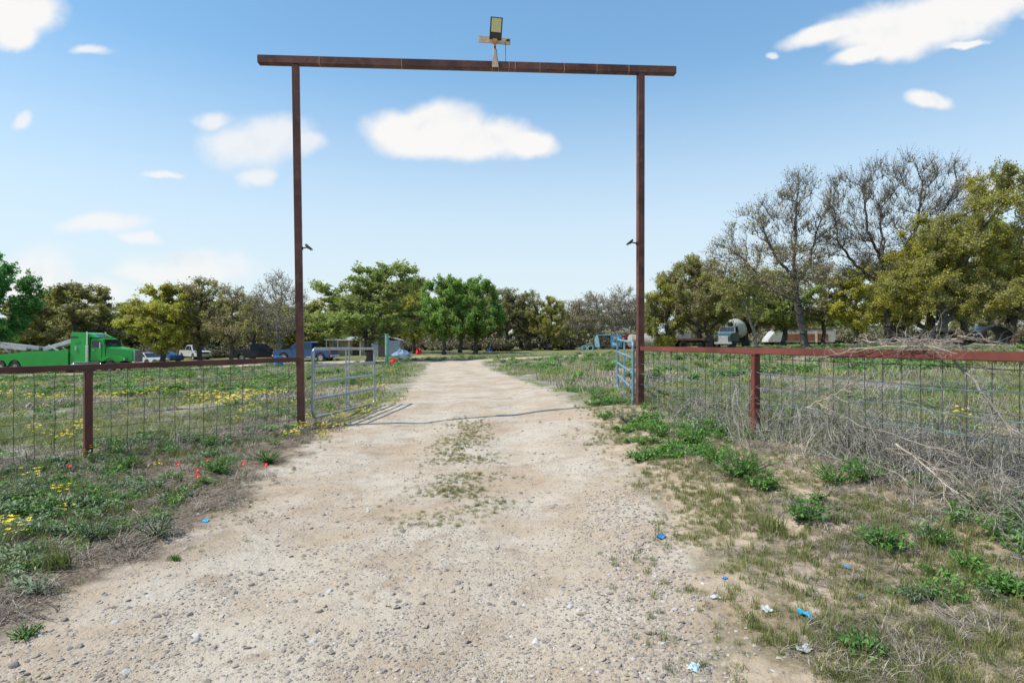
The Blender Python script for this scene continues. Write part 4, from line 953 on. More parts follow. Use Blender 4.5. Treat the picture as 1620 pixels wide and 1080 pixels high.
# --- concrete mixer truck
mx_, my_ = wx(1158, 76), 76.0
mx_, my_ = wx(1158, 60), 60.0
mix = thing('mixer_truck', (mx_, my_, H(mx_, my_)), 'old dark green concrete mixer truck with a round white drum', 'mixer truck', None, R(232)); mix.scale = (.76,) * 3
mb = MB(); shell(mb, [(3.6, .9), (3.7, 1.75), (3.5, 1.95), (2.3, 2.2), (2.0, 3.0), (.6, 3.05), (.5, 1.0)], lambda X, Z: 1.15 - max(0, Z - 2) * .15 - max(0, X - 2.3) * .18); cabm = mb.build('cab', M_teal, mix, bevel=.06)
mb = MB(); shell(mb, [(2.12, 2.25), (1.9, 2.85), (.8, 2.88), (.75, 2.25)], lambda X, Z: 1.165 - max(0, Z - 2) * .15); mb.build('side_window', M_glass, mix)
mb = MB(); mb.quad((2.33, -.95, 2.25), (2.33, .95, 2.25), (2.06, .88, 2.9), (2.06, -.88, 2.9)); mb.build('windscreen', M_glass, mix)
mb = MB(); mb.box((3.72, 0, 1.25), (.1, 1.3, .9)); mb.box((3.8, 0, .75), (.2, 2.3, .3)); mb.build('front_bumper', M_steel, mix, bevel=.03)
mb = MB(); mb.box((-1.2, 0, .95), (8.6, .9, .3)); mb.box((-.2, 0, 1.4), (.6, 1.6, .9)); mb.box((-4.3, 0, 1.7), (.4, 1.4, 1.5)); mb.build('chassis', M_frame, mix)
dr = MB(); dr.lathe([(.55, -2.4), (1.05, -1.6), (1.32, -.4), (1.3, .7), (.95, 1.9), (.5, 2.6), (.42, 2.62)], (0, 0, 0), 26, 'X')
dr.lathe([(.001, -2.42), (.55, -2.4)], (0, 0, 0), 26, 'X')
d = dr.build('drum', M_tank, mix, smooth=50); d.location = (-1.9, 0, 2.75); d.rotation_euler = (0, R(-11), 0)
mb = MB(); mb.bar((-4.4, 0, 2.9), (-5.6, .2, 1.9), .5, .1); mb.box((-4.4, 0, 3.3), (.8, .9, .4)); mb.build('chute', M_steel, mix, bevel=.03)
for X in (2.7, -2.2, -3.5):
    for s in (-1, 1): wheel(mix, X, s * 1.0, .50, .4, s, M_frame, .5)

# --- derelict pale blue van body, cut open
vx, vy = wx(967, 84), 84.0
van = thing('van_body', (vx, vy, H(vx, vy)), 'pale blue and white stripped van body dumped in the grass', 'scrap van', None, R(-8))
mb = MB(); mb.prism([(-2.4, .25), (-2.45, 1.5), (-2.2, 2.1), (-1.9, 2.15), (-1.75, 1.2), (-1.6, .3)], -.95, .95); mb.box((-1.1, 0, 2.08), (2.0, 1.9, .12)); mb.build('front_shell', M_pale, van, bevel=.06)
mb = MB(); mb.quad((-2.47, -.8, 1.3), (-2.47, .8, 1.3), (-2.25, .75, 1.95), (-2.25, -.75, 1.95)); mb.box((-.95, -.96, 1.6), (.9, .02, .5)); mb.build('window', M_glass, van)
mb = MB(); mb.prism([(-.1, .25), (-.15, 2.1), (1.5, 2.15), (1.6, .25)], -.98, .98); mb.build('side_panel', pmat('mid_blue_paint', (.08, .24, .42), .4, 0, .2, 1.5, dirt=(.3, .25, .2), dirt_amt=.4), van, bevel=.05)
mb = MB(); mb.box((.7, -1.0, 1.55), (.8, .04, .5)); mb.box((.7, -1.01, .8), (1.1, .03, .45)); mb.build('door_panel', M_pale, van)
mb = MB(); mb.box((-.9, 0, .75), (1.5, 1.6, .9)); mb.build('seat', M_brownw, van, bevel=.05)
mb = MB(); mb.box((2.3, 0, 1.85), (1.6, 1.9, .5)); mb.box((2.3, 0, .9), (1.2, 1.5, 1.2)); mb.build('rear_shell', paint('dark_red_paint', (.20, .015, .03)), van, bevel=.06)
for X in (-1.15, 2.1):
    for s in (-1, 1): wheel(van, X, s * .85, .33, .22, s, M_frame)
# --- domed tank and lying tanks behind
def sit(name, px, y, label, cat, group=None, rz=0):
    x = wx(px, y); return thing(name, (x, y, H(x, y)), label, cat, group, rz)
t = sit('domed_tank', 986, 92, 'grey domed concrete tank rising above the stripped van', 'tank')
mb = MB(); mb.lathe([(1.55, -.1), (1.6, 1.8), (1.5, 2.5), (1.1, 3.05), (.5, 3.32), (.001, 3.4)], n=26); mb.build('shell', M_conc, t, smooth=50)
mb = MB(); mb.tube([(0, 0, 3.38), (0, 0, 3.55)], .25, 12); mb.build('lid', M_conc, t)
for i, (px, rz, lab) in enumerate(((1010, 8, 'grey cylinder tank lying behind the arch post'), (1026, -20, 'grey cylinder tank lying past the arch post under the oak'))):
    t = sit('lying_tank', px, 82 - 5 * i, lab, 'tank', 'grey tanks lying on the ground', R(rz))
    mb = MB(); mb.lathe([(.001, -1.5), (.7, -1.45), (.95, -1.25), (.95, 1.25), (.7, 1.45), (.001, 1.5)], (0, 0, 1.1), 22, 'X'); mb.build('shell', M_conc, t, smooth=50)
    for s in (-.9, .9):
        mb = MB(); mb.box((s, 0, .2), (.25, 1.3, .5)); mb.build('cradle', M_frame, t)
# --- scrap heap of metal frame
t = sit('metal_frame_wreck', 924, 72, 'tilted grey metal scrap frame lying in the grass beside the van body', 'scrap')
mb = MB()
for k in range(5): mb.bar((-1.2 + .12 * k, -.3 + .15 * k, .1), (.9 + .1 * k, -.2 + .15 * k, 1.15 - .12 * k), .05, .05)
for k in range(5): mb.bar((-1.0 + .45 * k, -.3, .15 + .22 * k), (-1.0 + .45 * k, .4, .1 + .2 * k), .05, .05)
mb.build('frame', M_steel, t)
mb = MB(); mb.lathe([(.28, -.05), (.36, -.05), (.36, .05), (.28, .05), (.28, -.05)], (0, -.35, .38), 20, 'Y'); mb.lathe([(.28, -.05), (.36, -.05), (.36, .05), (.28, .05), (.28, -.05)], (.75, -.35, .38), 20, 'Y'); mb.build('hoop', M_pale, t)
t = sit('scrap_sheet', 912, 88, 'bent rusty roof sheet dumped near the bare trees', 'scrap')
mb = MB(); mb.bar((-1.4, 0, .9), (1.4, 0, .35), 1.2, .05); mb.bar((.2, 0, .5), (1.7, .2, .2), .8, .05); mb.build('sheet', M_rustp, t, bevel=.01)
mb = MB(); mb.bar((-.8, .3, .0), (-.8, .3, .75), .1, .1); mb.bar((1.0, .2, 0), (1.0, .2, .4), .1, .1); mb.build('prop', M_frame, t)
def lump(name, px, y, r, h, mat, label, cat, seed=1, rz=0):
    """a draped heap: squashed dome with folds"""
    t = sit(name, px, y, label, cat, None, rz); rr = random.Random(seed); mb = MB(); n = 22; prof = []
    vs = [(0, 0, h)]; fs = []
    for i in range(1, 7):
        f = i / 6
        for k in range(n):
            a = 2 * math.pi * k / n; q = r * (math.sin(f * 1.57)) * (1 + .22 * math.sin(3 * a + seed) + .12 * math.sin(7 * a + 2 * seed + i)) * (.85 + .3 * rr.random()); z = h * math.cos(f * 1.57) * (1 + .22 * math.sin(2 * a + seed) + .15 * math.sin(5 * a + i)) * (.85 + .3 * rr.random()) 
            vs.append((q * math.cos(a), q * math.sin(a) * .8, z - .02 * (i == 6)))
    for k in range(n): fs.append((0, 1 + k, 1 + (k + 1) % n))
    for i in range(5):
        for k in range(n): fs.append((1 + i * n + k, 1 + (i + 1) * n + k, 1 + (i + 1) * n + (k + 1) % n, 1 + i * n + (k + 1) % n))
    mb.add(vs, fs); mb.build('cover', mat, t, smooth=60)
    return t
lump('tarp_heap', 635, 62, .95, .75, pmat('pale_blue_cover', (.14, .22, .34), .5, 0, .35, 2), 'pale blue covered heap beside the corrugated shed', 'covered heap', 3)
lump('tarp_heap', 776, 84, .5, .6, M_tarpb, 'small blue tarp bundle under the bright green clump', 'tarp', 5)
lump('tarp_heap', 865, 90, .5, 1.1, M_tarpb, 'peaked blue tarp at the foot of the slanting trunk', 'tarp', 9)
lump('red_bundle', 662, 72, .33, .7, M_rednew, 'bright red bundle standing past the shed on the yard edge', 'bundle', 2)
# red capped drum and post at the corner of the drive
t = sit('mint_post', 612, 41, 'mint green steel pipe post standing at the drive bend', 'post'); hz_ = CAMZ + (540 - 529) / 900 * 41 - t.location.z
mb = MB(); mb.tube([(0, 0, -.2), (0, 0, hz_)], .135, 14); mb.build('pipe', M_tgreen, t, smooth=40)
mb = MB(); mb.tube([(0, 0, hz_), (0, 0, hz_ + .05)], .16, 14); mb.build('cap', M_tgreen, t, smooth=40)
t = sit('red_valve', 623, 40, 'small bright red valve box at the foot of the mint green post', 'valve')
mb = MB(); mb.lathe([(.001, .38), (.22, .34), (.30, .2), (.26, .08), (.1, .0), (.1, -.1)], n=16); mb.build('housing', M_rednew, t, smooth=50)
mb = MB(); mb.box((0, -.02, .40), (.34, .10, .07)); mb.build('handle', M_rednew, t, bevel=.02)
t = sit('blue_tub', 441, 43, 'bright blue plastic tub on the grass beneath the blue pickup', 'tub')
zt_ = CAMZ - (565 - 540) / 900 * 43 - t.location.z
mb = MB(); mb.lathe([(.001, .0), (.30, .0), (.36, .75), (.39, .78), (.36, .8), (.33, .78), (.28, .1), (.001, .1)], n=22); mb.build('shell', M_drumb, t, smooth=40)

# --- corrugated shed and long tin roofed house
def corrugated(mb, a, b, z0, z1, n, depth=.025):
    a, b = Vector(a), Vector(b); u = (b - a) / n; nn = Vector((u.y, -u.x, 0)).normalized(); vs = []; fs = []
    for i in range(n + 1):
        p = a + u * i + nn * (depth if i % 2 else 0); vs += [(p.x, p.y, z0), (p.x, p.y, z1 if not callable(z1) else z1(i / n))]
    for i in range(n): fs.append((2 * i, 2 * i + 2, 2 * i + 3, 2 * i + 1))
    mb.add(vs, fs)
t = sit('metal_shed', 611, 66, 'grey-blue corrugated metal shed behind the mint green post', 'shed', None, R(4))
mb = MB(); w2_, d2_ = 1.75, 1.6
corrugated(mb, (-w2_, -d2_, 0), (w2_, -d2_, 0), -.1, lambda f: 1.85 + .0 * f, 30)
corrugated(mb, (w2_, -d2_, 0), (w2_, d2_, 0), -.1, 1.85, 26); corrugated(mb, (-w2_, d2_, 0), (-w2_, -d2_, 0), -.1, 1.85, 26); corrugated(mb, (w2_, d2_, 0), (-w2_, d2_, 0), -.1, 1.85, 30)
mb.build('wall', M_corr, t)
mb = MB(); mb.prism([(-1.95, 1.86), (0, 2.35), (1.95, 1.86), (1.95, 1.92), (0, 2.42), (-1.95, 1.92)], -1.75, 1.75); mb.build('roof', M_tin, t)
mb = MB(); mb.box((-.25, -1.64, .9), (.75, .04, 1.75)); mb.build('door', M_brownw, t)
mb = MB()
for k in range(9): mb.box((.95, -1.66, .15 + .19 * k), (1.3, .03, .03))
mb.build('slat_rail', M_steel, t)
x0, x1 = wx(517, 74), wx(590, 74)
t = thing('farm_house', ((x0 + x1) / 2, 76, H((x0 + x1) / 2, 74)), 'low cream house with a tin roofed porch behind the airy green tree', 'house'); hw = (x1 - x0) / 2
mb = MB(); mb.box((0, .8, 1.05), (2 * hw, 4, 2.3)); mb.build('wall', M_cream, t)
mb = MB(); mb.prism([(-2.6, 2.02), (1.0, 2.75), (3.2, 2.22), (3.2, 2.28), (1.0, 2.83), (-2.6, 2.10)], -hw - .3, hw + .3, axis='X'); mb.build('roof', M_tin, t)
for k in range(5):
    mb = MB(); mb.box((-hw + .1 + k * (2 * hw - .2) / 4, -2.4, .95), (.12, .12, 2.2)); mb.build('porch_post', M_white, t)
mb = MB(); mb.box((.6, -1.22, 1.0), (.95, .05, 2.0)); d = mb.build('door', M_brownw, t)
mb = MB(); mb.box((.95, -1.26, 1.0), (.05, .05, .12)); mb.build('handle', M_steel, d)
for k in (-1.9, 2.3):
    mb = MB(); mb.box((k, -1.22, 1.3), (1.1, .05, .95)); f_ = mb.build('window', M_white, t); mb = MB(); mb.box((k, -1.25, 1.3), (.95, .03, .8)); mb.build('pane', M_glass, f_)
# --- long derelict trailer behind the tall thin oak
t = sit('old_trailer', 1258, 74, 'long low dirty white trailer with open rust brown bays', 'trailer', None, R(-3))
mb = MB(); L_ = 3.9; shell(mb, [(-L_, .35), (-L_ + .1, .75), (-L_ + .9, 1.75), (-L_ + 1.4, 2.0), (L_ + .6, 2.05), (L_ + .6, .35)], lambda X, Z: 1.1); mb.build('body', M_tank, t, bevel=.05)
for k, wd in ((-.7, 1.6), (1.2, 1.5), (3.0, 1.2)):
    mb = MB(); mb.box((k, -1.1, 1.0), (wd, .06, .85)); mb.build('bay', M_rustp, t)
for k in (-1.7, .3, 2.2):
    mb = MB(); mb.box((k, -1.14, 1.05), (.18, .10, 1.5)); mb.build('stanchion', M_tan, t)
mb = MB(); mb.box((.6, -.2, 2.09), (7.2, 1.9, .08)); mb.build('roof', M_rustp, t)
for X in (-2.6, 3.6):
    for s in (-1, 1): wheel(t, X, s * .95, .4, .28, s, M_frame)
t = sit('box_trailer', 1302, 80, 'small pale grey box trailer next to the long white trailer', 'trailer')
mb = MB(); mb.box((0, 0, 1.35), (2.6, 1.9, 1.6)); mb.build('box', M_tank, t, bevel=.06)
mb = MB(); mb.box((0, 0, .5), (3.0, 1.7, .12)); mb.bar((1.4, 0, .5), (2.6, 0, .45), .12, .1); mb.build('frame', M_frame, t)
for s in (-1, 1): wheel(t, 0, s * 1.02, .36, .22, s, M_frame)
t = sit('flatbed_wreck', 1100, 66, 'rust red flatbed wreck half hidden beneath the wide olive oak', 'trailer', None, R(6))
mb = MB(); mb.box((0, 0, 1.05), (6.4, 2.2, .18)); mb.box((-3.1, 0, 1.6), (.15, 2.1, 1.0)); mb.bar((2.2, -.6, 1.2), (5.0, -.6, 2.1), .3, .12); mb.build('deck', M_rustp, t, bevel=.02)
mb = MB(); mb.box((0, 0, .8), (5.8, .7, .25)); mb.build('frame', M_frame, t)
mb = MB(); mb.box((-1.6, 0, 1.45), (1.6, 1.4, .6)); mb.build('load_box', M_steel, t, bevel=.03)
for X in (-1.9, 1.8):
    for s in (-1, 1): wheel(t, X, s * .95, .42, .3, s, M_frame)
# --- rusty hopper and culvert
t = sit('steel_hopper', 1527, 40, 'rusty brown steel hopper with open front leaning next to the culvert', 'hopper', None, R(-6))
mb = MB(); mb.box((0, 0, .98), (1.85, 1.5, .07)); mb.box((-.15, .7, .5), (1.3, .05, .95))
mb.prism([(-.9, .94), (-.95, .6), (-.6, .0), (-.45, .0), (-.42, .94)], -.72, -.66); mb.prism([(.9, .94), (.9, .55), (.62, .0), (.42, .0), (.5, .94)], -.72, -.66)
mb.build('shell', M_rustp, t)
for (a, b) in (((-.95, -.7, 1.0), (-1.2, -.8, 0.0)), ((.92, -.7, 1.0), (1.0, -.75, .05)), ((.65, -.74, .9), (.05, -.78, .1)), ((-.9, .7, 1.0), (-.9, .7, 0.0)), ((.9, .7, 1.0), (.9, .7, 0.0))):
    mb = MB(); mb.bar(a, b, .06, .06); mb.build('leg', M_rustp, t)
t = sit('culvert_pipe', 1566, 39, 'wide open ended steel culvert pipe beneath the largest oak', 'culvert pipe', None, R(-14)); t.scale = (1.0, .75, .78)
mb = MB(); n = 34; pr = []
for i in range(25): pr.append((.93 + (.018 if i % 2 else 0), -1.3 + 2.9 * i / 24))
mb.lathe(pr, (0, 0, .82), n, 'Y'); mb.lathe([(p[0] - .04, p[1]) for p in pr][::-1], (0, 0, .82), n, 'Y'); mb.lathe([(.89, -1.3), (.93, -1.3)], (0, 0, .82), n, 'Y')
mb.build('shell', pmat('culvert_steel', (.20, .19, .17), .6, .2, .3, 1.5, dirt=(.30, .16, .10), dirt_amt=.7, dscale=1.5), t, smooth=50)
mb = MB(); mb.lathe([(.955, -1.3), (.955, -1.2), (.885, -1.2)], (0, 0, .82), n, 'Y'); mb.build('rim', M_frame, t)
t = sit('teal_bottle', 1545, 44, 'teal gas cylinder standing behind the hopper', 'gas cylinder')
mb = MB(); mb.lathe([(.30, 0), (.32, 1.25), (.24, 1.42), (.1, 1.5), (.1, 1.62), (.001, 1.62)], n=16); mb.build('body', pmat('teal_enamel', (.03, .24, .26), .4, 0, .15, 3), t, smooth=45)
mb = MB(); mb.box((0, 0, 1.68), (.14, .14, .14)); mb.build('valve', M_steel, t)
# distant red fence rail past the culvert
xa, xb = wx(1588, 48), wx(1760, 48)
t = thing('far_fence', (xa, 48, H(xa, 48)), 'rust red boundary rail running off behind the culvert pipe', 'fence')
mb = MB(); zz = .85; mb.bar((0, 0, zz), (xb - xa, .5, zz), .1, .12); mb.build('top_rail', M_railr, t)
for k in range(4):
    mb = MB(); mb.box((1.0 + k * 2.6, .1 * k, zz / 2 - .1), (.09, .09, zz + .1)); mb.build('post', M_railr, t)
# ---------------------------------------------------------------- low plants, stones, litter
def blade_mesh(name, seed, n, h, wd, spread, lean, mat, tlo=0.0, thi=1.0, flowers=0, fmat=None, fsize=0.012, segs=3, flat=0.0):
    r = np.random.RandomState(seed); a = r.uniform(0, 6.283, n); rr = spread * np.sqrt(r.random(n))
    bx, by = rr * np.cos(a), rr * np.sin(a); hh = h * (0.45 + 0.65 * r.random(n)); dr = r.uniform(0, 6.283, n) ; ln = lean * (0.3 + r.random(n)) * hh
    ox, oy = np.cos(dr), np.sin(dr); px_, py_ = -oy, ox; V = []; F = []; Tn = []
    base_t = r.uniform(tlo, thi, n)
    for i in range(segs + 1):
        t = i / segs; w_ = wd * (1 - t ** 1.6) * 0.5 + 0.0002; cx = bx + ox * ln * t ** 1.8; cy = by + oy * ln * t ** 1.8; cz = hh * t * (1 - flat * t) + 0.0
        V.append(np.stack([cx - px_ * w_, cy - py_ * w_, cz], -1)); V.append(np.stack([cx + px_ * w_, cy + py_ * w_, cz], -1)); Tn += [base_t, base_t]
    V = np.stack(V, 1).reshape(-1, 3); Tn = np.stack(Tn, 1).reshape(-1); m_ = 2 * (segs + 1); b0 = np.arange(n)[:, None] * m_
    F = np.concatenate([b0 + np.array([[2 * i, 2 * i + 1, 2 * i + 3, 2 * i + 2]]) for i in range(segs)]); mi = np.zeros(len(F), int); mats = [mat]
    if flowers:
        k = flowers; q = r.uniform(0, 6.283, k); r2 = spread * 1.2 * np.sqrt(r.random(k)); C = np.stack([r2 * np.cos(q), r2 * np.sin(q), h * (0.75 + .5 * r.random(k))], -1)
        VV = []; 
        for c in C:
            for j in range(5):
                an = j * 1.2566; VV += [c, c + [fsize * math.cos(an - .45), fsize * math.sin(an - .45), .003], c + [fsize * 1.2 * math.cos(an), fsize * 1.2 * math.sin(an), .006], c + [fsize * math.cos(an + .45), fsize * math.sin(an + .45), .003]]
        VV = np.array(VV); F2 = np.arange(len(VV)).reshape(-1, 4) + len(V); V = np.concatenate([V, VV]); F = np.concatenate([F, F2]); mi = np.concatenate([mi, np.ones(len(F2), int)]); Tn = np.concatenate([Tn, np.full(len(VV), .5)]); mats.append(fmat)
    return npmesh(name, V, F, mats, mi=mi, tint=Tn)
def leafy_mesh(name, seed, n, h, spread, lsize, mat, stemmat=None, elong=1.8, up=0.8, tlo=0.1, thi=0.9):
    """low broad-leaved plant: stems and leaf blades of four faces"""
    r = np.random.RandomState(seed); ns = max(3, n // 7); S0 = np.zeros((ns, 3)); a = r.uniform(0, 6.283, ns); e = spread * (0.3 + .7 * r.random(ns))
    S1 = np.stack([e * np.cos(a), e * np.sin(a), h * (.5 + .5 * r.random(ns)) * (1.1 - e / spread * .5)], -1)
    V1, F1 = segs_mesh(S0, S1, np.full(ns, .004), np.full(ns, .002), 3)
    q = r.randint(0, ns, n); t = r.random(n)[:, None] ** .6; B = S0[q] + (S1[q] - S0[q]) * t
    d = r.normal(size=(n, 3)) * [1, 1, .35] + [0, 0, .15]; d /= np.linalg.norm(d, axis=1, keepdims=True)
    nm = np.array([0, 0, 1.0]) + r.normal(size=(n, 3)) * .35; sd_ = np.cross(d, nm); sd_ /= np.linalg.norm(sd_, axis=1, keepdims=True); L = (lsize * (.5 + .8 * r.random(n)))[:, None]; wv = L / elong * .5
    mid = B + d * L * .55 + [0, 0, .004]; tip = B + d * L - np.array([0, 0, 1]) * L * .25
    V2 = np.stack([B, mid - sd_ * wv + [0, 0, .25] * wv, tip, mid + sd_ * wv + [0, 0, .25] * wv, mid], 1).reshape(-1, 3)
    b0 = np.arange(n)[:, None] * 5; T3 = np.concatenate([b0 + [[0, 4, 1]], b0 + [[1, 4, 2]], b0 + [[2, 4, 3]], b0 + [[3, 4, 0]]])
    tint = np.concatenate([np.full(len(V1), .3), np.repeat(r.uniform(tlo, thi, n), 5)])
    return npmesh(name, np.concatenate([V1, V2]), [F1, T3 + len(V1)], mat, tint=tint)
def twig_mesh(name, seed, n, h, spread, rad, mat, branch=2, lean=0.5, curl=0.25, flat=1.0):
    """dry stalks, each forked a few times"""
    r = np.random.RandomState(seed); P0 = []; P1 = []; A = []; B = []
    for i in range(n):
        a = r.uniform(0, 6.283); p = np.array([math.cos(a), math.sin(a), 0]) * spread * math.sqrt(r.random()) * .6; d = np.array([math.cos(a) * lean * r.random() * 1.6, math.sin(a) * lean * r.random() * 1.6, 1.0]) + r.normal(size=3) * .2; d[2] *= flat; d /= np.linalg.norm(d)
        st = [(p, d, h * (.5 + .6 * r.random()), rad * (.7 + .6 * r.random()), 0)]
        while st:
            p, d, L, w_, lv = st.pop(); k = 4
            for j in range(k):
                q = p + d * L / k; P0.append(p); P1.append(q); A.append(w_ * (1 - .5 * j / k)); B.append(w_ * (1 - .5 * (j + 1) / k))
                if lv < branch and j > 0 and r.random() < .75:
                    d2 = d + r.normal(size=3) * .55; d2 /= np.linalg.norm(d2); st.append((q, d2, L * .5 * (.6 + .6 * r.random()), w_ * .6, lv + 1))
                p = q; d = d + r.normal(size=3) * curl; d /= np.linalg.norm(d)
    V, F = segs_mesh(np.array(P0), np.array(P1), np.array(A), np.array(B), 3)
    return npmesh(name, V, F, mat, tint=np.repeat(r.random(len(P0)), 6))
def stone_mesh(name, seed, mat, flat=.6):
    r = random.Random(seed); bm = bmesh.new(); bmesh.ops.create_icosphere(bm, subdivisions=2, radius=1.0); off = [r.uniform(-9, 9) for _ in range(3)]
    pl = [(Vector((r.gauss(0, 1), r.gauss(0, 1), r.gauss(0, 1))).normalized(), r.uniform(.55, .85)) for _ in range(7)]
    for v in bm.verts:
        for nn, dd in pl:
            e = v.co.dot(nn) - dd
            if e > 0: v.co -= nn * e
        v.co.x *= 1.25; v.co.z *= flat
    me = bpy.data.meshes.new(name); bm.to_mesh(me); bm.free(); me.materials.append(mat); return me
L_grass = leafmat('grass_blades', [(0, (0.085, 0.11, 0.03)), (.45, (0.165, 0.20, 0.055)), (.8, (0.29, 0.29, 0.10)), (1, (0.46, 0.39, 0.20))], .3, .6, .5)
L_field = leafmat('field_grass', [(0, (0.15, 0.20, 0.06)), (.5, (0.25, 0.31, 0.10)), (1, (0.42, 0.42, 0.19))], .3, .6, .5)
L_straw = leafmat('dead_straw', [(0, (0.19, 0.155, 0.12)), (.5, (0.37, 0.32, 0.25)), (1, (0.60, 0.54, 0.44))], .1, .8, .5)
L_mulch = leafmat('dead_mulch', [(0, (0.075, 0.055, 0.045)), (.5, (0.17, 0.135, 0.11)), (1, (0.36, 0.31, 0.25))], .05, .85, .5)
L_weed = leafmat('weed_leaves', [(0, (0.045, 0.115, 0.025)), (.5, (0.105, 0.245, 0.045)), (1, (0.22, 0.38, 0.08))], .3, .5, .4)
L_bluew = leafmat('grey_green_leaves', [(0, (0.08, 0.13, 0.07)), (.5, (0.16, 0.23, 0.12)), (1, (0.29, 0.35, 0.20))], .25, .6, .4)
L_dry = leafmat('dry_stalks', [(0, (0.15, 0.13, 0.11)), (.5, (0.35, 0.32, 0.28)), (1, (0.60, 0.56, 0.49))], .0, .85, .4)
L_brush = leafmat('grey_brush', [(0, (0.10, 0.09, 0.065)), (.5, (0.19, 0.17, 0.11)), (1, (0.26, 0.255, 0.12))], .1, .85, .5)
M_yel = pmat('yellow_petals', (0.80, 0.60, 0.02), .6, 0, .12, 20)
M_pop = pmat('poppy_petals', (0.62, 0.018, 0.012), .5, 0, .15, 20)
mst, ts, bs_ = base_mat('field_stone'); co = ts.add('ShaderNodeTexCoord').outputs['Object']; rn = ts.add('ShaderNodeObjectInfo').outputs['Random']
c0 = ts.ramp(rn, [(0, (0.085, 0.08, 0.08)), (.2, (0.15, 0.145, 0.145)), (.38, (0.26, 0.21, 0.165)), (.6, (0.31, 0.255, 0.19)), (.85, (0.37, 0.315, 0.25)), (.97, (.44, .43, .42)), (1, (0.56, 0.54, 0.51))])
ts.put(bs_.inputs['Base Color'], ts.mix(ts.maprange(ts.noise(co, 2.5, 4), .35, .65), c0, ts.mix(.5, c0, (0.42, 0.36, 0.29)))); bs_.inputs['Roughness'].default_value = .85

def behind_fence(x, y):
    """positive beyond the line of the two fences"""
    sl = (x - PL.x) / dvL.x; yl = PL.y + dvL.y * np.clip(sl, -3, 9); srr = (x - PR.x) / dvR.x; yr = PR.y + dvR.y * np.clip(srr, -3, 2.6)
    yl2 = np.where(x < -10, -3, yl); return np.where(x < -.6, y - yl2, y - yr)
RS = np.random.RandomState(77)
def scat(n, ylo, yhi, dens, xlim=None, p=1.0, um=1.05):
    y = ylo * (yhi / ylo) ** (RS.random(n) ** p); u = RS.uniform(-um, um, n); x = u * (y + 0.8)
    if xlim is not None: x = RS.uniform(xlim[0], xlim[1], n)
    k = RS.random(n) < dens(x, y); return x[k], y[k]
def layer(name, sets, srcs, sink=0.0, tilt=0.15):
    P_, Rr, S, I = [], [], [], []
    for (x, y, s, choices) in sets:
        n = len(x)
        if n == 0: continue
        P_.append(np.stack([x, y, hg(x, y) - sink], -1)); Rr.append(np.stack([RS.normal(0, tilt, n), RS.normal(0, tilt, n), RS.uniform(0, 6.28, n)], -1))
        sz = s * (0.6 + 0.8 * RS.random(n)); S.append(np.stack([sz, sz, sz * (.8 + .4 * RS.random(n))], -1)); I.append(np.asarray(choices)[RS.randint(0, len(choices), n)])
    return stuff_instances(name, np.concatenate(P_), np.concatenate(Rr), np.concatenate(S), np.concatenate(I), [mobj('s', m_, link=False) for m_ in srcs])
DS = drive_sd
nz_ = lambda x, y, s, seed: fbm(x, y, s, 3, seed)
def sm(v, a, b): t = np.clip((v - a) / (b - a), 0, 1); return t * t * (3 - 2 * t)
LV = lambda x, y: (x < -1) * (behind_fence(x, y) < 0)      # verge before the brown fence
RV = lambda x, y: (x > 0) * (behind_fence(x, y) < 0.1)     # verge before the red fence
FD = lambda x, y: (behind_fence(x, y) > 0.1)
BR = lambda x, y: 1 - .85 * bare(x, y)
# grass
gs = [blade_mesh('g', 1, 26, .085, .0045, .05, .6, L_grass, 0, .8), blade_mesh('g', 2, 20, .12, .005, .045, .5, L_grass, .1, .9), blade_mesh('g', 3, 34, .05, .004, .07, .8, L_grass, .2, 1),
      blade_mesh('g', 4, 22, .11, .007, .10, .8, L_field, 0, .9), blade_mesh('g', 5, 20, .085, .009, .14, 1.0, L_field, .2, 1), blade_mesh('g', 6, 20, .13, .018, .24, .9, L_field, 0, .9)]
s1 = scat(42000, 2.2, 11, lambda x, y: RV(x, y) * sm(DS(x, y) + (nz_(x, y, 1.6, 3) - .5) * 1.6, .0, .5) * (.28 + .72 * sm(nz_(x, y, 1.8, 21), .36, .54)) * (1 - .4 * sm(DS(x, y), 1.8, 2.8)))
s2 = scat(24000, 2.2, 11, lambda x, y: LV(x, y) * sm(DS(x, y) + (nz_(x, y, 1.6, 3) - .5) * 1.2, .1, .8) * sm(nz_(x, y, 1.5, 22), .35, .52) * sm(DS(x, y), .1, 1.3) )
s3 = scat(52000, 5.0, 62, lambda x, y: FD(x, y) * sm(DS(x, y) + (nz_(x, y, .8, 3) - .5) * 2.0, .1, .9) * sm(nz_(x, y, .55, 23), .42, .60) * BR(x, y), p=.9)
# sparse green down the crown of the drive
def crown(x, y):
    c = np.interp(y, [3, 5, 6, 8.4, 12, 20], [-.6, -.5, -.55, -.7, -.8, -1.2]); return np.exp(-((x - c) / .34) ** 2) * sm(nz_(x, y, 2.1, 35), .36, .56) * sm(y, 4.4, 5.0) * sm(y, 11, 9.0) * .55
s4 = scat(20000, 4.2, 13, lambda x, y: crown(x, y), xlim=(-1.7, .5))
se = scat(9000, 2.3, 30, lambda x, y: np.exp(-((DS(x, y) - .1) / .35) ** 2) * sm(nz_(x, y, 2.2, 33), .5, .62) * .8, xlim=(-5.5, 2.5))
layer('grass', [(*s1, .52, [0, 2, 2, 1]), (*s2, .75, [0, 1, 2]), (s3[0][s3[1] < 14], s3[1][s3[1] < 14], 1.0, [1, 3, 4]), (s3[0][s3[1] >= 14], s3[1][s3[1] >= 14], 1.25, [3, 4, 5]), (*s4, .36, [2, 0, 2]), (*se, .45, [0, 2])], gs)
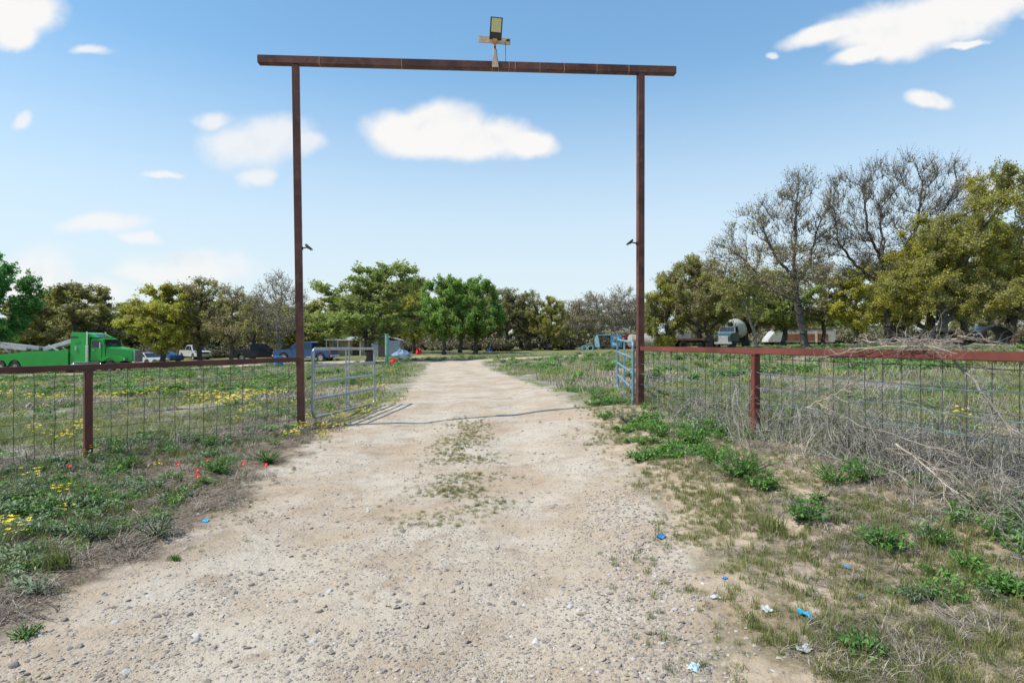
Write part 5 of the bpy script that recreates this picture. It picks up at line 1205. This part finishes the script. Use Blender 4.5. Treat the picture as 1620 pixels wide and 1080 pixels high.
# dead straw and mulch
dm = [blade_mesh('d', 11, 22, .07, .004, .09, 2.2, L_mulch, 0, 1, flat=.75), blade_mesh('d', 12, 16, .10, .005, .11, 2.5, L_mulch, .2, 1, flat=.8), blade_mesh('d', 13, 20, .13, .006, .08, 1.2, L_straw, 0, .8, flat=.3), blade_mesh('d', 14, 14, .2, .014, .2, 1.0, L_straw, 0, .9, flat=.3),
      twig_mesh('d', 15, 5, .16, .1, .0022, L_dry, 1, 1.5, .3, .4)]
t1 = scat(15000, 2.2, 11, lambda x, y: LV(x, y) * sm(DS(x, y) + (nz_(x, y, 1.6, 3) - .5) * 1.2, .1, .6) * .9)
t2 = scat(20000, 2.2, 11, lambda x, y: RV(x, y) * sm(DS(x, y), .3, 1.0) * (.25 + .75 * sm(nz_(x, y, 1.3, 26), .42, .56)))
t3 = scat(44000, 5.0, 60, lambda x, y: FD(x, y) * sm(DS(x, y), .3, 1.2) * (.2 + .8 * sm(nz_(x, y, .55, 27), .38, .56)) * BR(x, y), p=.9)
layer('dead_grass', [(*t1, .85, [0, 1, 0, 1, 2]), (*t2, .55, [0, 1, 1, 2]), (t3[0][t3[1] < 14], t3[1][t3[1] < 14], .9, [2, 1, 2, 4]), (t3[0][t3[1] >= 14], t3[1][t3[1] >= 14], 1.0, [3, 2])], dm, tilt=.1)
# small broad-leaved weeds
gc = [leafy_mesh('c', 21, 46, .10, .12, .055, L_weed), leafy_mesh('c', 22, 60, .13, .16, .045, L_weed, elong=2.4), leafy_mesh('c', 23, 50, .16, .13, .06, L_bluew, elong=4.5), leafy_mesh('c', 24, 60, .20, .26, .10, L_weed, elong=2.2), leafy_mesh('c', 25, 60, .2, .24, .10, L_bluew, elong=3)]
u1 = scat(9000, 2.3, 11, lambda x, y: LV(x, y) * sm(DS(x, y), .2, 1.5) * sm(nz_(x, y, 1.2, 41), .36, .52))
u2 = scat(9000, 3.0, 14, lambda x, y: RV(x, y) * sm(DS(x, y), .9, 1.7) * sm(nz_(x, y, 1.4, 42), .47, .60) * .8)
u3 = scat(14000, 6, 55, lambda x, y: FD(x, y) * sm(DS(x, y), .6, 1.5) * sm(nz_(x, y, .7, 43), .47, .62) * BR(x, y), p=.9)
u4 = scat(2200, 6.5, 15, lambda x, y: np.exp(-((x - 1.9) / .8) ** 2) * sm(DS(x, y), .1, .5) * sm(nz_(x, y, 2.0, 44), .45, .58) * .8, xlim=(.9, 3.2))
u5 = scat(1800, 3, 10, lambda x, y: np.exp(-((behind_fence(x, y) + .25) / .45) ** 2) * (x < -3.0), um=1.05)
u6 = scat(16000, 3.2, 11, lambda x, y: (x > 2.2) * np.exp(-((behind_fence(x, y) - .2) / 3.0) ** 2) * sm(nz_(x, y, 1.5, 45), .42, .56) * .3, um=1.25)
layer('ground_cover', [(*u6, 1.05, [1, 2, 2]), (*u1, .75, [0, 1, 2, 2]), (*u2, .62, [0, 1, 2]), (u3[0][u3[1] < 16], u3[1][u3[1] < 16], .95, [0, 1, 2, 2]), (u3[0][u3[1] >= 16], u3[1][u3[1] >= 16], 1.2, [3, 3, 4]), (*u4, .8, [0, 1]), (*u5, 1.0, [0, 1, 2, 2])], gc)
# yellow wildflowers
yf = [blade_mesh('y', 61, 14, .13, .006, .08, .5, L_field, 0, .8, 9, M_yel, .014), blade_mesh('y', 62, 14, .13, .008, .14, .5, L_field, 0, .8, 10, M_yel, .015), blade_mesh('y', 63, 12, .14, .012, .24, .5, L_field, 0, .8, 14, M_yel, .022)]
f1 = scat(3600, 5.5, 30, lambda x, y: FD(x, y) * (x < 0) * sm(DS(x, y), .3, 1.2) * sm(nz_(x, y, .55, 51), .53, .66) , p=.8)
f2 = scat(900, 2.6, 9.5, lambda x, y: LV(x, y) * sm(DS(x, y), .8, 1.5) * sm(nz_(x, y, .9, 52), .50, .62) * .5)
f3 = scat(1600, 6, 26, lambda x, y: FD(x, y) * (x > 1) * sm(nz_(x, y, .5, 53), .58, .68) * .6, p=.8)
f4 = scat(150, 8.5, 13.5, lambda x, y: np.exp(-((x + 3.15) / .28) ** 2), xlim=(-3.9, -2.7))
f1f = f1[1] > 13
layer('yellow_wildflowers', [(f1[0][~f1f], f1[1][~f1f], .9, [0, 1]), (f1[0][f1f], f1[1][f1f], 1.0, [2, 2, 1]), (*f2, .85, [0]), (*f3, .9, [1]), (*f4, .8, [0, 1])], yf)
# stones and gravel
st = [stone_mesh('st', k, mst, .45 + .12 * (k % 3)) for k in range(7)]
g1 = scat(75000, 2.25, 15, lambda x, y: sm(-DS(x, y) + (nz_(x, y, 1.6, 3) - .5), -.35, .2) * (.25 + .75 * sm(nz_(x, y, 2.2, 71), .42, .60)), p=1.15)
g2 = scat(4200, 2.25, 12, lambda x, y: sm(-DS(x, y), -.3, .2) * .55, p=1.1)
g3 = scat(5200, 2.3, 11, lambda x, y: sm(DS(x, y), -.2, .3) * (.25 + .5 * (x > 0)) * sm(nz_(x, y, 1.7, 72), .45, .6))
g4 = scat(9000, 2.3, 5.5, lambda x, y: np.exp(-((x - np.interp(y, _LY, _RX) + .15) / .28) ** 2) * .7, xlim=(.4, 1.9))
layer('gravel', [(*g1, .0072, list(range(7))), (*g2, .0165, list(range(7))), (*g3, .011, list(range(7))), (*g4, .010, list(range(7)))], st, sink=.0005, tilt=.35)
# dry weeds along the red fence
dw = [twig_mesh('w', 81, 6, .62, .16, .0046, L_dry, 2, .45, .18), twig_mesh('w', 82, 8, .45, .20, .0036, L_dry, 2, .8, .22), twig_mesh('w', 83, 7, .8, .16, .0046, L_dry, 2, .3, .15), twig_mesh('w', 84, 10, .3, .2, .0030, L_dry, 1, 1.4, .3), blade_mesh('w', 85, 26, .45, .006, .12, .5, L_straw, 0, .7)]
def fline(x, y): return behind_fence(x, y)
w1 = scat(30000, 3.0, 11.5, lambda x, y: (x > 2.2) * np.exp(-((fline(x, y) - .2) / np.where(fline(x, y) > 0.2, 3.0, 1.6)) ** 2) * .22 * (.15 + .85 * sm(nz_(x, y, 1.3, 92), .42, .55)) * (.45 + .55 * sm(y, 8.5, 6.0)), um=1.25)
w2 = scat(11000, 2.4, 8.5, lambda x, y: (x > 2.4) * np.exp(-((fline(x, y) + .6) / 1.7) ** 2) * .34, um=1.25)
w3 = scat(1500, 6, 30, lambda x, y: FD(x, y) * sm(DS(x, y), 1, 2) * sm(nz_(x, y, .6, 91), .5, .65) * .7)
w4 = scat(600, 6, 10.2, lambda x, y: np.exp(-((x + 4.1) / .5) ** 2) * np.exp(-(fline(x, y) / .5) ** 2))
layer('dry_weeds', [(*w1, .80, [0, 1, 0, 2, 4]), (*w2, .75, [1, 3, 3]), (*w3, .55, [1, 3]), (*w4, .55, [0, 1])], dw, tilt=.22)
# scrubby undergrowth below and beyond the trees
ub = [leafy_mesh('u', 95, 420, 2.0, 1.9, .30, L_brush, elong=1.8), leafy_mesh('u', 96, 420, 2.6, 2.2, .30, L_brush, elong=1.8, tlo=.4, thi=1)]
b1x = RS.uniform(-200, 1820, 620); b1y = RS.uniform(84, 118, 620); bx_ = (b1x - 810) / 900 * b1y
k = (b1x < 560) | (b1x > 760) | (b1y > 92); bx_, b1y_ = bx_[k], b1y[k]
b2x = RS.uniform(1400, 1800, 60); b2y = RS.uniform(62, 80, 60)
b3x = RS.uniform(-150, 520, 130); b3y = RS.uniform(78, 90, 130)
layer('undergrowth', [(bx_, b1y_, 1.25, [0, 1]), ((b2x - 810) / 900 * b2y, b2y, .8, [0, 1]), ((b3x - 810) / 900 * b3y, b3y, 1.0, [0, 1])], ub, tilt=.05)

def ground_at(px, py):
    y = 900 * 1.4 / (py - 540)
    for _ in range(12): y = 0.5 * y + 0.5 * 900 * (CAMZ - H(wx(px, y), y)) / (py - 540)
    return wx(px, y), y
# single plants one can point at
def plant(px, py, kind, size, label, seed, group=None):
    x, y = ground_at(px, py); t = thing('weed_plant', (x, y, H(x, y) - .005), label, 'weed', group, seed * 1.3)
    if kind == 'broad': me = leafy_mesh('foliage', seed, 210, size * 1.0, size * 1.05, size * .23, L_weed, elong=1.9)
    elif kind == 'fine': me = leafy_mesh('foliage', seed, 420, size * 1.0, size * 1.1, size * .16, L_weed, elong=3.2)
    elif kind == 'grey': me = leafy_mesh('foliage', seed, 220, size * 1.2, size, size * .25, L_bluew, elong=5)
    else: me = blade_mesh('foliage', seed, 90, size, .007, size * .45, .7, L_grass, 0, .7)
    mobj('foliage', me, t); return t
for i, a_ in enumerate([
 (1365, 1036, 'broad', .13, 'small broad leaved weed sprouting alone near the corner litter'),
 (1400, 868, 'broad', .20, 'bushy broad leaved weed on pale sand below the dry stalks'),
 (1480, 860, 'fine', .15, 'leafy weed between the sand patch and the fence stalks'),
 (1272, 822, 'broad', .20, 'dense bright green weed beside a long grass tuft'),
 (1168, 755, 'fine', .36, 'large feathery green weed below the short red fence post'),
 (1128, 728, 'fine', .30, 'feathery green weed nearer the drive than the large one'),
 (1205, 775, 'broad', .20, 'sprawling leafy weed downhill of the large feathery weed'),
 (1045, 690, 'fine', .32, 'green weed just in front of the blue gate hinge post'),
 (1100, 700, 'fine', .28, 'fluffy green weed midway between gatepost and red fence post'),
 (990, 668, 'grey', .24, 'grey-green spiky weed at the foot of the blue gate'),
 (1370, 760, 'fine', .26, 'yellow-green weed under the split branch on the wire'),
 (1320, 765, 'fine', .24, 'light green weed left standing in front of the wire mesh'),
 (1580, 935, 'broad', .15, 'leafy weed at the picture edge below the fence brush'),
 (1440, 945, 'tuft', .10, 'short dense grass tuft between the blue scraps'),
 (1222, 842, 'tuft', .20, 'tall spiky grass tuft beside the dense bright weed'),
 (1530, 900, 'broad', .13, 'low trailing green weed along the sandy slope'),
 (250, 850, 'grey', .20, 'grey-green spiky weed in the brown mulch verge'),
 (150, 855, 'grey', .20, 'silver green weed at the edge of the yellow blooms'),
 (278, 886, 'broad', .05, 'tiny dark green sprout alone on the gravel edge'),
 (40, 1008, 'broad', .08, 'small bright sprout on the gravel at the frame corner'),
 (345, 748, 'fine', .26, 'bright green clump carrying the red poppies'),
 (425, 732, 'fine', .22, 'green clump beside the last red poppy'),
 (140, 800, 'fine', .24, 'long leaved green weed below the brown fence post'),
 (60, 815, 'broad', .24, 'pale green leafy rosette clump near the yellow blooms'),
 (90, 900, 'tuft', .18, 'coarse grass tuft beside the purple scrap'),
 (200, 740, 'broad', .22, 'leafy weed just past the brown fence post foot'),
]): plant(*a_, seed=200 + i)
# poppies
def poppy(px, py, h, label, seed, r_=.024, mat=None, name='poppy', cat='poppy', grp='red poppies by the brown fence'):
    x, y = ground_at(px, py + h * 900 / 6.5); t = thing(name, (x, y, H(x, y)), label, cat, grp, 0); t.rotation_euler = (R(38), R(seed * 5 - 15), R(8 * math.sin(seed)))
    mb = MB(); mb.tube([(0, 0, -.02), (.01, 0, h * .5), (0, .005, h)], .002, 5); mb.build('stem', L_weed, t)
    mb = MB()
    for k in range(5):
        a = k * 1.2566; c, s_ = math.cos(a), math.sin(a); p = lambda rr, w_, z: (c * rr - s_ * w_, s_ * rr + c * w_, h + z)
        mb.add([p(0, 0, 0), p(r_ * .6, -r_ * .55, .008), p(r_ * 1.1, -r_ * .3, .016), p(r_ * 1.1, r_ * .3, .016), p(r_ * .6, r_ * .55, .008)], [(0, 1, 2, 3, 4)])
    mb.build('petals', mat or M_pop, t)
    mb = MB(); mb.tube([(0, 0, h), (0, 0, h + .01)], r_ * .22, 7); mb.build('centre', M_yel if mat is None else M_brownw, t)
for i, (px, py, lab) in enumerate([(322, 737, 'lower red poppy of the pair by the mulch edge'), (335, 720, 'upper red poppy nearest the wire mesh'), (321, 747, 'lowest red poppy facing the drive'), (290, 727, 'red poppy set apart toward the brown fence post'),
    (390, 726, 'lone red poppy midway along the brown fence'), (422, 727, 'red poppy closest to the tall gatepost'), (113, 728, 'single red poppy left of the brown fence post')]):
    poppy(px, py, .16, lab.replace('left of', 'just outside'), i + 1, .021)
for i, (px, py, lab) in enumerate([(5, 868, 'topmost yellow bloom at the frame edge'), (36, 872, 'yellow bloom of the upper pair'), (46, 869, 'yellow bloom farthest from the frame edge'), (8, 885, 'lower yellow bloom above the purple scrap'), (22, 889, 'lowest yellow bloom beside the purple scrap')]):
    poppy(px, py, .10, lab, i + 20, .016, M_yel, 'yellow_bloom', 'flower', 'near yellow blooms in the verge')
# litter
def crumple(name, px, py, size, mat, label, seed, cat='litter', grp='plastic scraps along the sandy verge'):
    x, y = ground_at(px, py); r = random.Random(seed); o = MB(); n = 7; ph = [r.uniform(0, 6) for _ in range(4)]; vs = []
    for j in range(n):
        for i in range(n):
            u, v = i / (n - 1) - .5, j / (n - 1) - .5; e = 1 + .25 * math.sin(3 * u + ph[0]) * math.cos(4 * v + ph[1])
            vs.append((u * size * e + r.uniform(-.03, .03) * size, v * size * .75 * e + r.uniform(-.04, .04) * size, max(0.0015, size * (.06 + .09 * math.sin(9 * u + ph[2]) + .07 * math.sin(11 * v + ph[3]) + r.uniform(-.05, .05)))))
    o.add(vs, [(j * n + i, j * n + i + 1, (j + 1) * n + i + 1, (j + 1) * n + i) for j in range(n - 1) for i in range(n - 1)])
    ob = o.build(name, mat); ob.location = (x, y, H(x, y) + .004); ob.rotation_euler = (0, 0, r.uniform(0, 6)); tag(ob, label, cat, grp); return ob
M_film = pmat('blue_film', (.02, .22, .62), .35, 0, .2, 30); M_cyan = pmat('cyan_plastic', (.02, .38, .60), .35, 0, .2, 30); M_pap = pmat('white_scrap', (.46, .48, .48), .6, 0, .1, 30); M_pur = pmat('purple_scrap', (.40, .22, .55), .5, 0, .15, 30)
for i, (px, py, sz, mt, lab) in enumerate([
  (1046, 850, .085, M_film, 'crumpled royal blue plastic sheet at the gravel edge'), (1273, 972, .075, M_cyan, 'torn cyan plastic scrap lying in the grass'), (1366, 944, .04, M_cyan, 'little cyan scrap on the slope between grass tufts'),
  (1340, 897, .05, pmat('dull_blue_scrap', (.10, .25, .40), .5, 0, .2, 30), 'faded blue rag scrap uphill of the cyan pieces'), (1213, 965, .06, M_pap, 'folded white paper cup scrap near the drive edge'), (1146, 915, .035, M_film, 'pale blue chip scrap in the brown verge grass'),
  (1303, 990, .075, M_pap, 'ragged white plastic scrap below the torn cyan piece'), (1272, 1027, .08, M_pap, 'flat white plastic sheet near the frame bottom'), (1098, 1057, .06, pmat('ice_blue_scrap', (.40, .58, .74), .4, 0, .15, 30), 'ice blue plastic scrap lying on the gravel'),
  (1132, 945, .05, M_pap, 'grey-white scrap on the gravel shoulder'), (325, 824, .065, M_cyan, 'teal plastic scrap in the brown mulch verge'), (37, 907, .04, M_pur, 'purple scrap below the yellow blooms'), (640, 640, .08, M_pap, 'pale can-like scrap at the bend beside the grey gate'), (1005, 657, .12, M_pap, 'white scrap beside the foot of the blue gate')]):
    crumple('plastic_scrap', px, py, sz, mt, lab, 300 + i)
# branches
M_pale_w = pmat('pale_dead_wood', (.42, .35, .27), .85, 0, .25, 8, bump=.4, bs=60); M_grey_w = pmat('grey_dead_wood', (.22, .195, .165), .9, 0, .35, 8, bump=.4, bs=60)
def branch(name, pts, r0, mat, label, seed, cat='branch', forks=8, flen=.35, parent=None, part=None):
    r = random.Random(seed); mb = MB(); P_ = [Vector(p) for p in pts]; fine = []
    for a, b in zip(P_, P_[1:]):
        for k in range(4): fine.append(a.lerp(b, k / 4) + Vector((r.gauss(0, 1), r.gauss(0, 1), r.gauss(0, 1))) * r0 * .9)
    fine.append(P_[-1]); O = fine[0].copy(); n = len(fine); mb.tube([p - O for p in fine], [r0 * (1 - .75 * i / (n - 1)) for i in range(n)], 7)
    def fork(p, d, L, w_, lv):
        q = [p - O]; d = d.copy(); ends = []
        for k in range(5): p = p + d * L / 5; d = (d + Vector((r.gauss(0, .28), r.gauss(0, .28), r.gauss(0, .22)))).normalized(); q.append(p - O); ends.append((p.copy(), d.copy()))
        mb.tube(q, [w_ * (1 - .6 * i / 5) for i in range(6)], 4, caps=False)
        if lv:
            for e_, d_ in ends:
                if r.random() < .6: fork(e_, (d_ + Vector((r.gauss(0, .6), r.gauss(0, .6), r.gauss(0, .5)))).normalized(), L * .55, w_ * .55, lv - 1)
    for k in range(forks):
        i = r.randint(1, n - 2); d = (fine[i + 1] - fine[i]).normalized(); fork(fine[i], (d + Vector((r.gauss(0, .6), r.gauss(0, .6), r.gauss(0, .5)))).normalized(), flen * (.5 + r.random()), r0 * .4, 2)
    ob = mb.build(part or name, mat, parent, smooth=50); ob.location = O if parent is None else O - parent.location
    if parent is None: tag(ob, label, cat)
    return ob
def fr(t, off, z):   # point on the red fence: bays along, metres behind, height
    nrm = Vector((3.1, .77, 0)).normalized(); p = PR + dvR * t + nrm * off; return (p.x, p.y, z)
bp_ = thing('brush_heap', fr(1.69, .0, 1.44), 'tangled heap of pale dead twigs caught on top of the red rail', 'brush heap')
rr = random.Random(4)
for k in range(28):
    t0 = 1.69 + rr.gauss(0, .08); t1 = t0 + rr.uniform(.05, .17) * rr.choice((-1, 1)); z0 = 1.45 + rr.random() * .07
    branch('twig', [fr(t0, rr.uniform(-.1, .12), z0), fr((t0 + t1) / 2, rr.uniform(-.12, .14), z0 + rr.uniform(-.01, .04)), fr(t1, rr.uniform(-.2, .25), z0 - rr.uniform(-.01, .10))], rr.uniform(.003, .007), M_pale_w if k % 5 < 2 else M_grey_w, None, 400 + k, forks=4, flen=.13, parent=bp_)
for k, (ta, tb, za, zb) in enumerate(((1.72, 1.46, 1.47, 1.36), (1.66, 1.84, 1.46, 1.40), (1.60, 1.40, 1.45, 1.33))):
    branch('twig', [fr(ta, -.05, za), fr((ta + tb) / 2, -.10, (za + zb) / 2 + .03), fr(tb, -.14, zb)], .006, M_pale_w, None, 440 + k, forks=7, flen=.14, parent=bp_)
branch('dead_branch', [fr(1.78, .06, 1.34), fr(1.86, .03, 1.1), fr(1.95, -.05, .85), fr(2.06, -.15, .62)], .014, M_grey_w, 'dark dead limb slanting down from the rail to the frame edge', 451, forks=6)
branch('dead_branch', [fr(1.3, .10, 1.30), fr(1.5, .08, 1.36), fr(1.72, .06, 1.33), fr(1.9, .05, 1.28)], .008, M_grey_w, 'thin dark branch threaded just beneath the red rail', 452, forks=12, flen=.4)
branch('dead_branch', [fr(1.32, -.12, .78), fr(1.40, -.10, .92), fr(1.46, -.06, 1.02), fr(1.5, 0, 1.16)], .010, M_pale_w, 'pale split branch leaning on the wire mesh', 453, forks=9, flen=.28)
branch('dead_branch', [fr(1.32, -.12, .78), fr(1.5, -.14, .70), fr(1.72, -.2, .66), fr(1.95, -.3, .55)], .011, M_grey_w, 'long grey branch lying through the weeds below the split branch', 454, forks=12, flen=.35)
branch('dead_branch', [fr(1.72, -.35, .62), fr(1.85, -.5, .50), fr(1.98, -.6, .36)], .009, M_pale_w, 'pale curved branch sprawling at the foot of the mesh', 455, forks=12, flen=.4)
branch('dead_branch', [fr(1.5, .9, .95), fr(1.56, .8, 1.5), fr(1.58, .7, 1.62)], .008, M_pale_w, 'upright pale twig rising behind the red rail', 456, forks=3, flen=.25)
for i, (pa, pb, lab) in enumerate([((200, 795), (262, 868), 'forked bare twig lying in the brown mulch'), ((540, 806), (603, 801), 'thin straight stick on the open gravel'), ((1330, 1035), (1440, 1060), 'twisted root-like stick in the corner grass')]):
    xa, ya = ground_at(*pa); xb, yb = ground_at(*pb); branch('fallen_twig', [(xa, ya, H(xa, ya) + .012), ((xa + xb) / 2, (ya + yb) / 2, H((xa + xb) / 2, (ya + yb) / 2) + .02), (xb, yb, H(xb, yb) + .012)], .004 if i != 1 else .003, M_pale_w if i != 1 else M_grey_w, lab, 470 + i, 'twig', forks=0 if i == 1 else 5, flen=.12)
# mounds of brown clippings against the brown fence
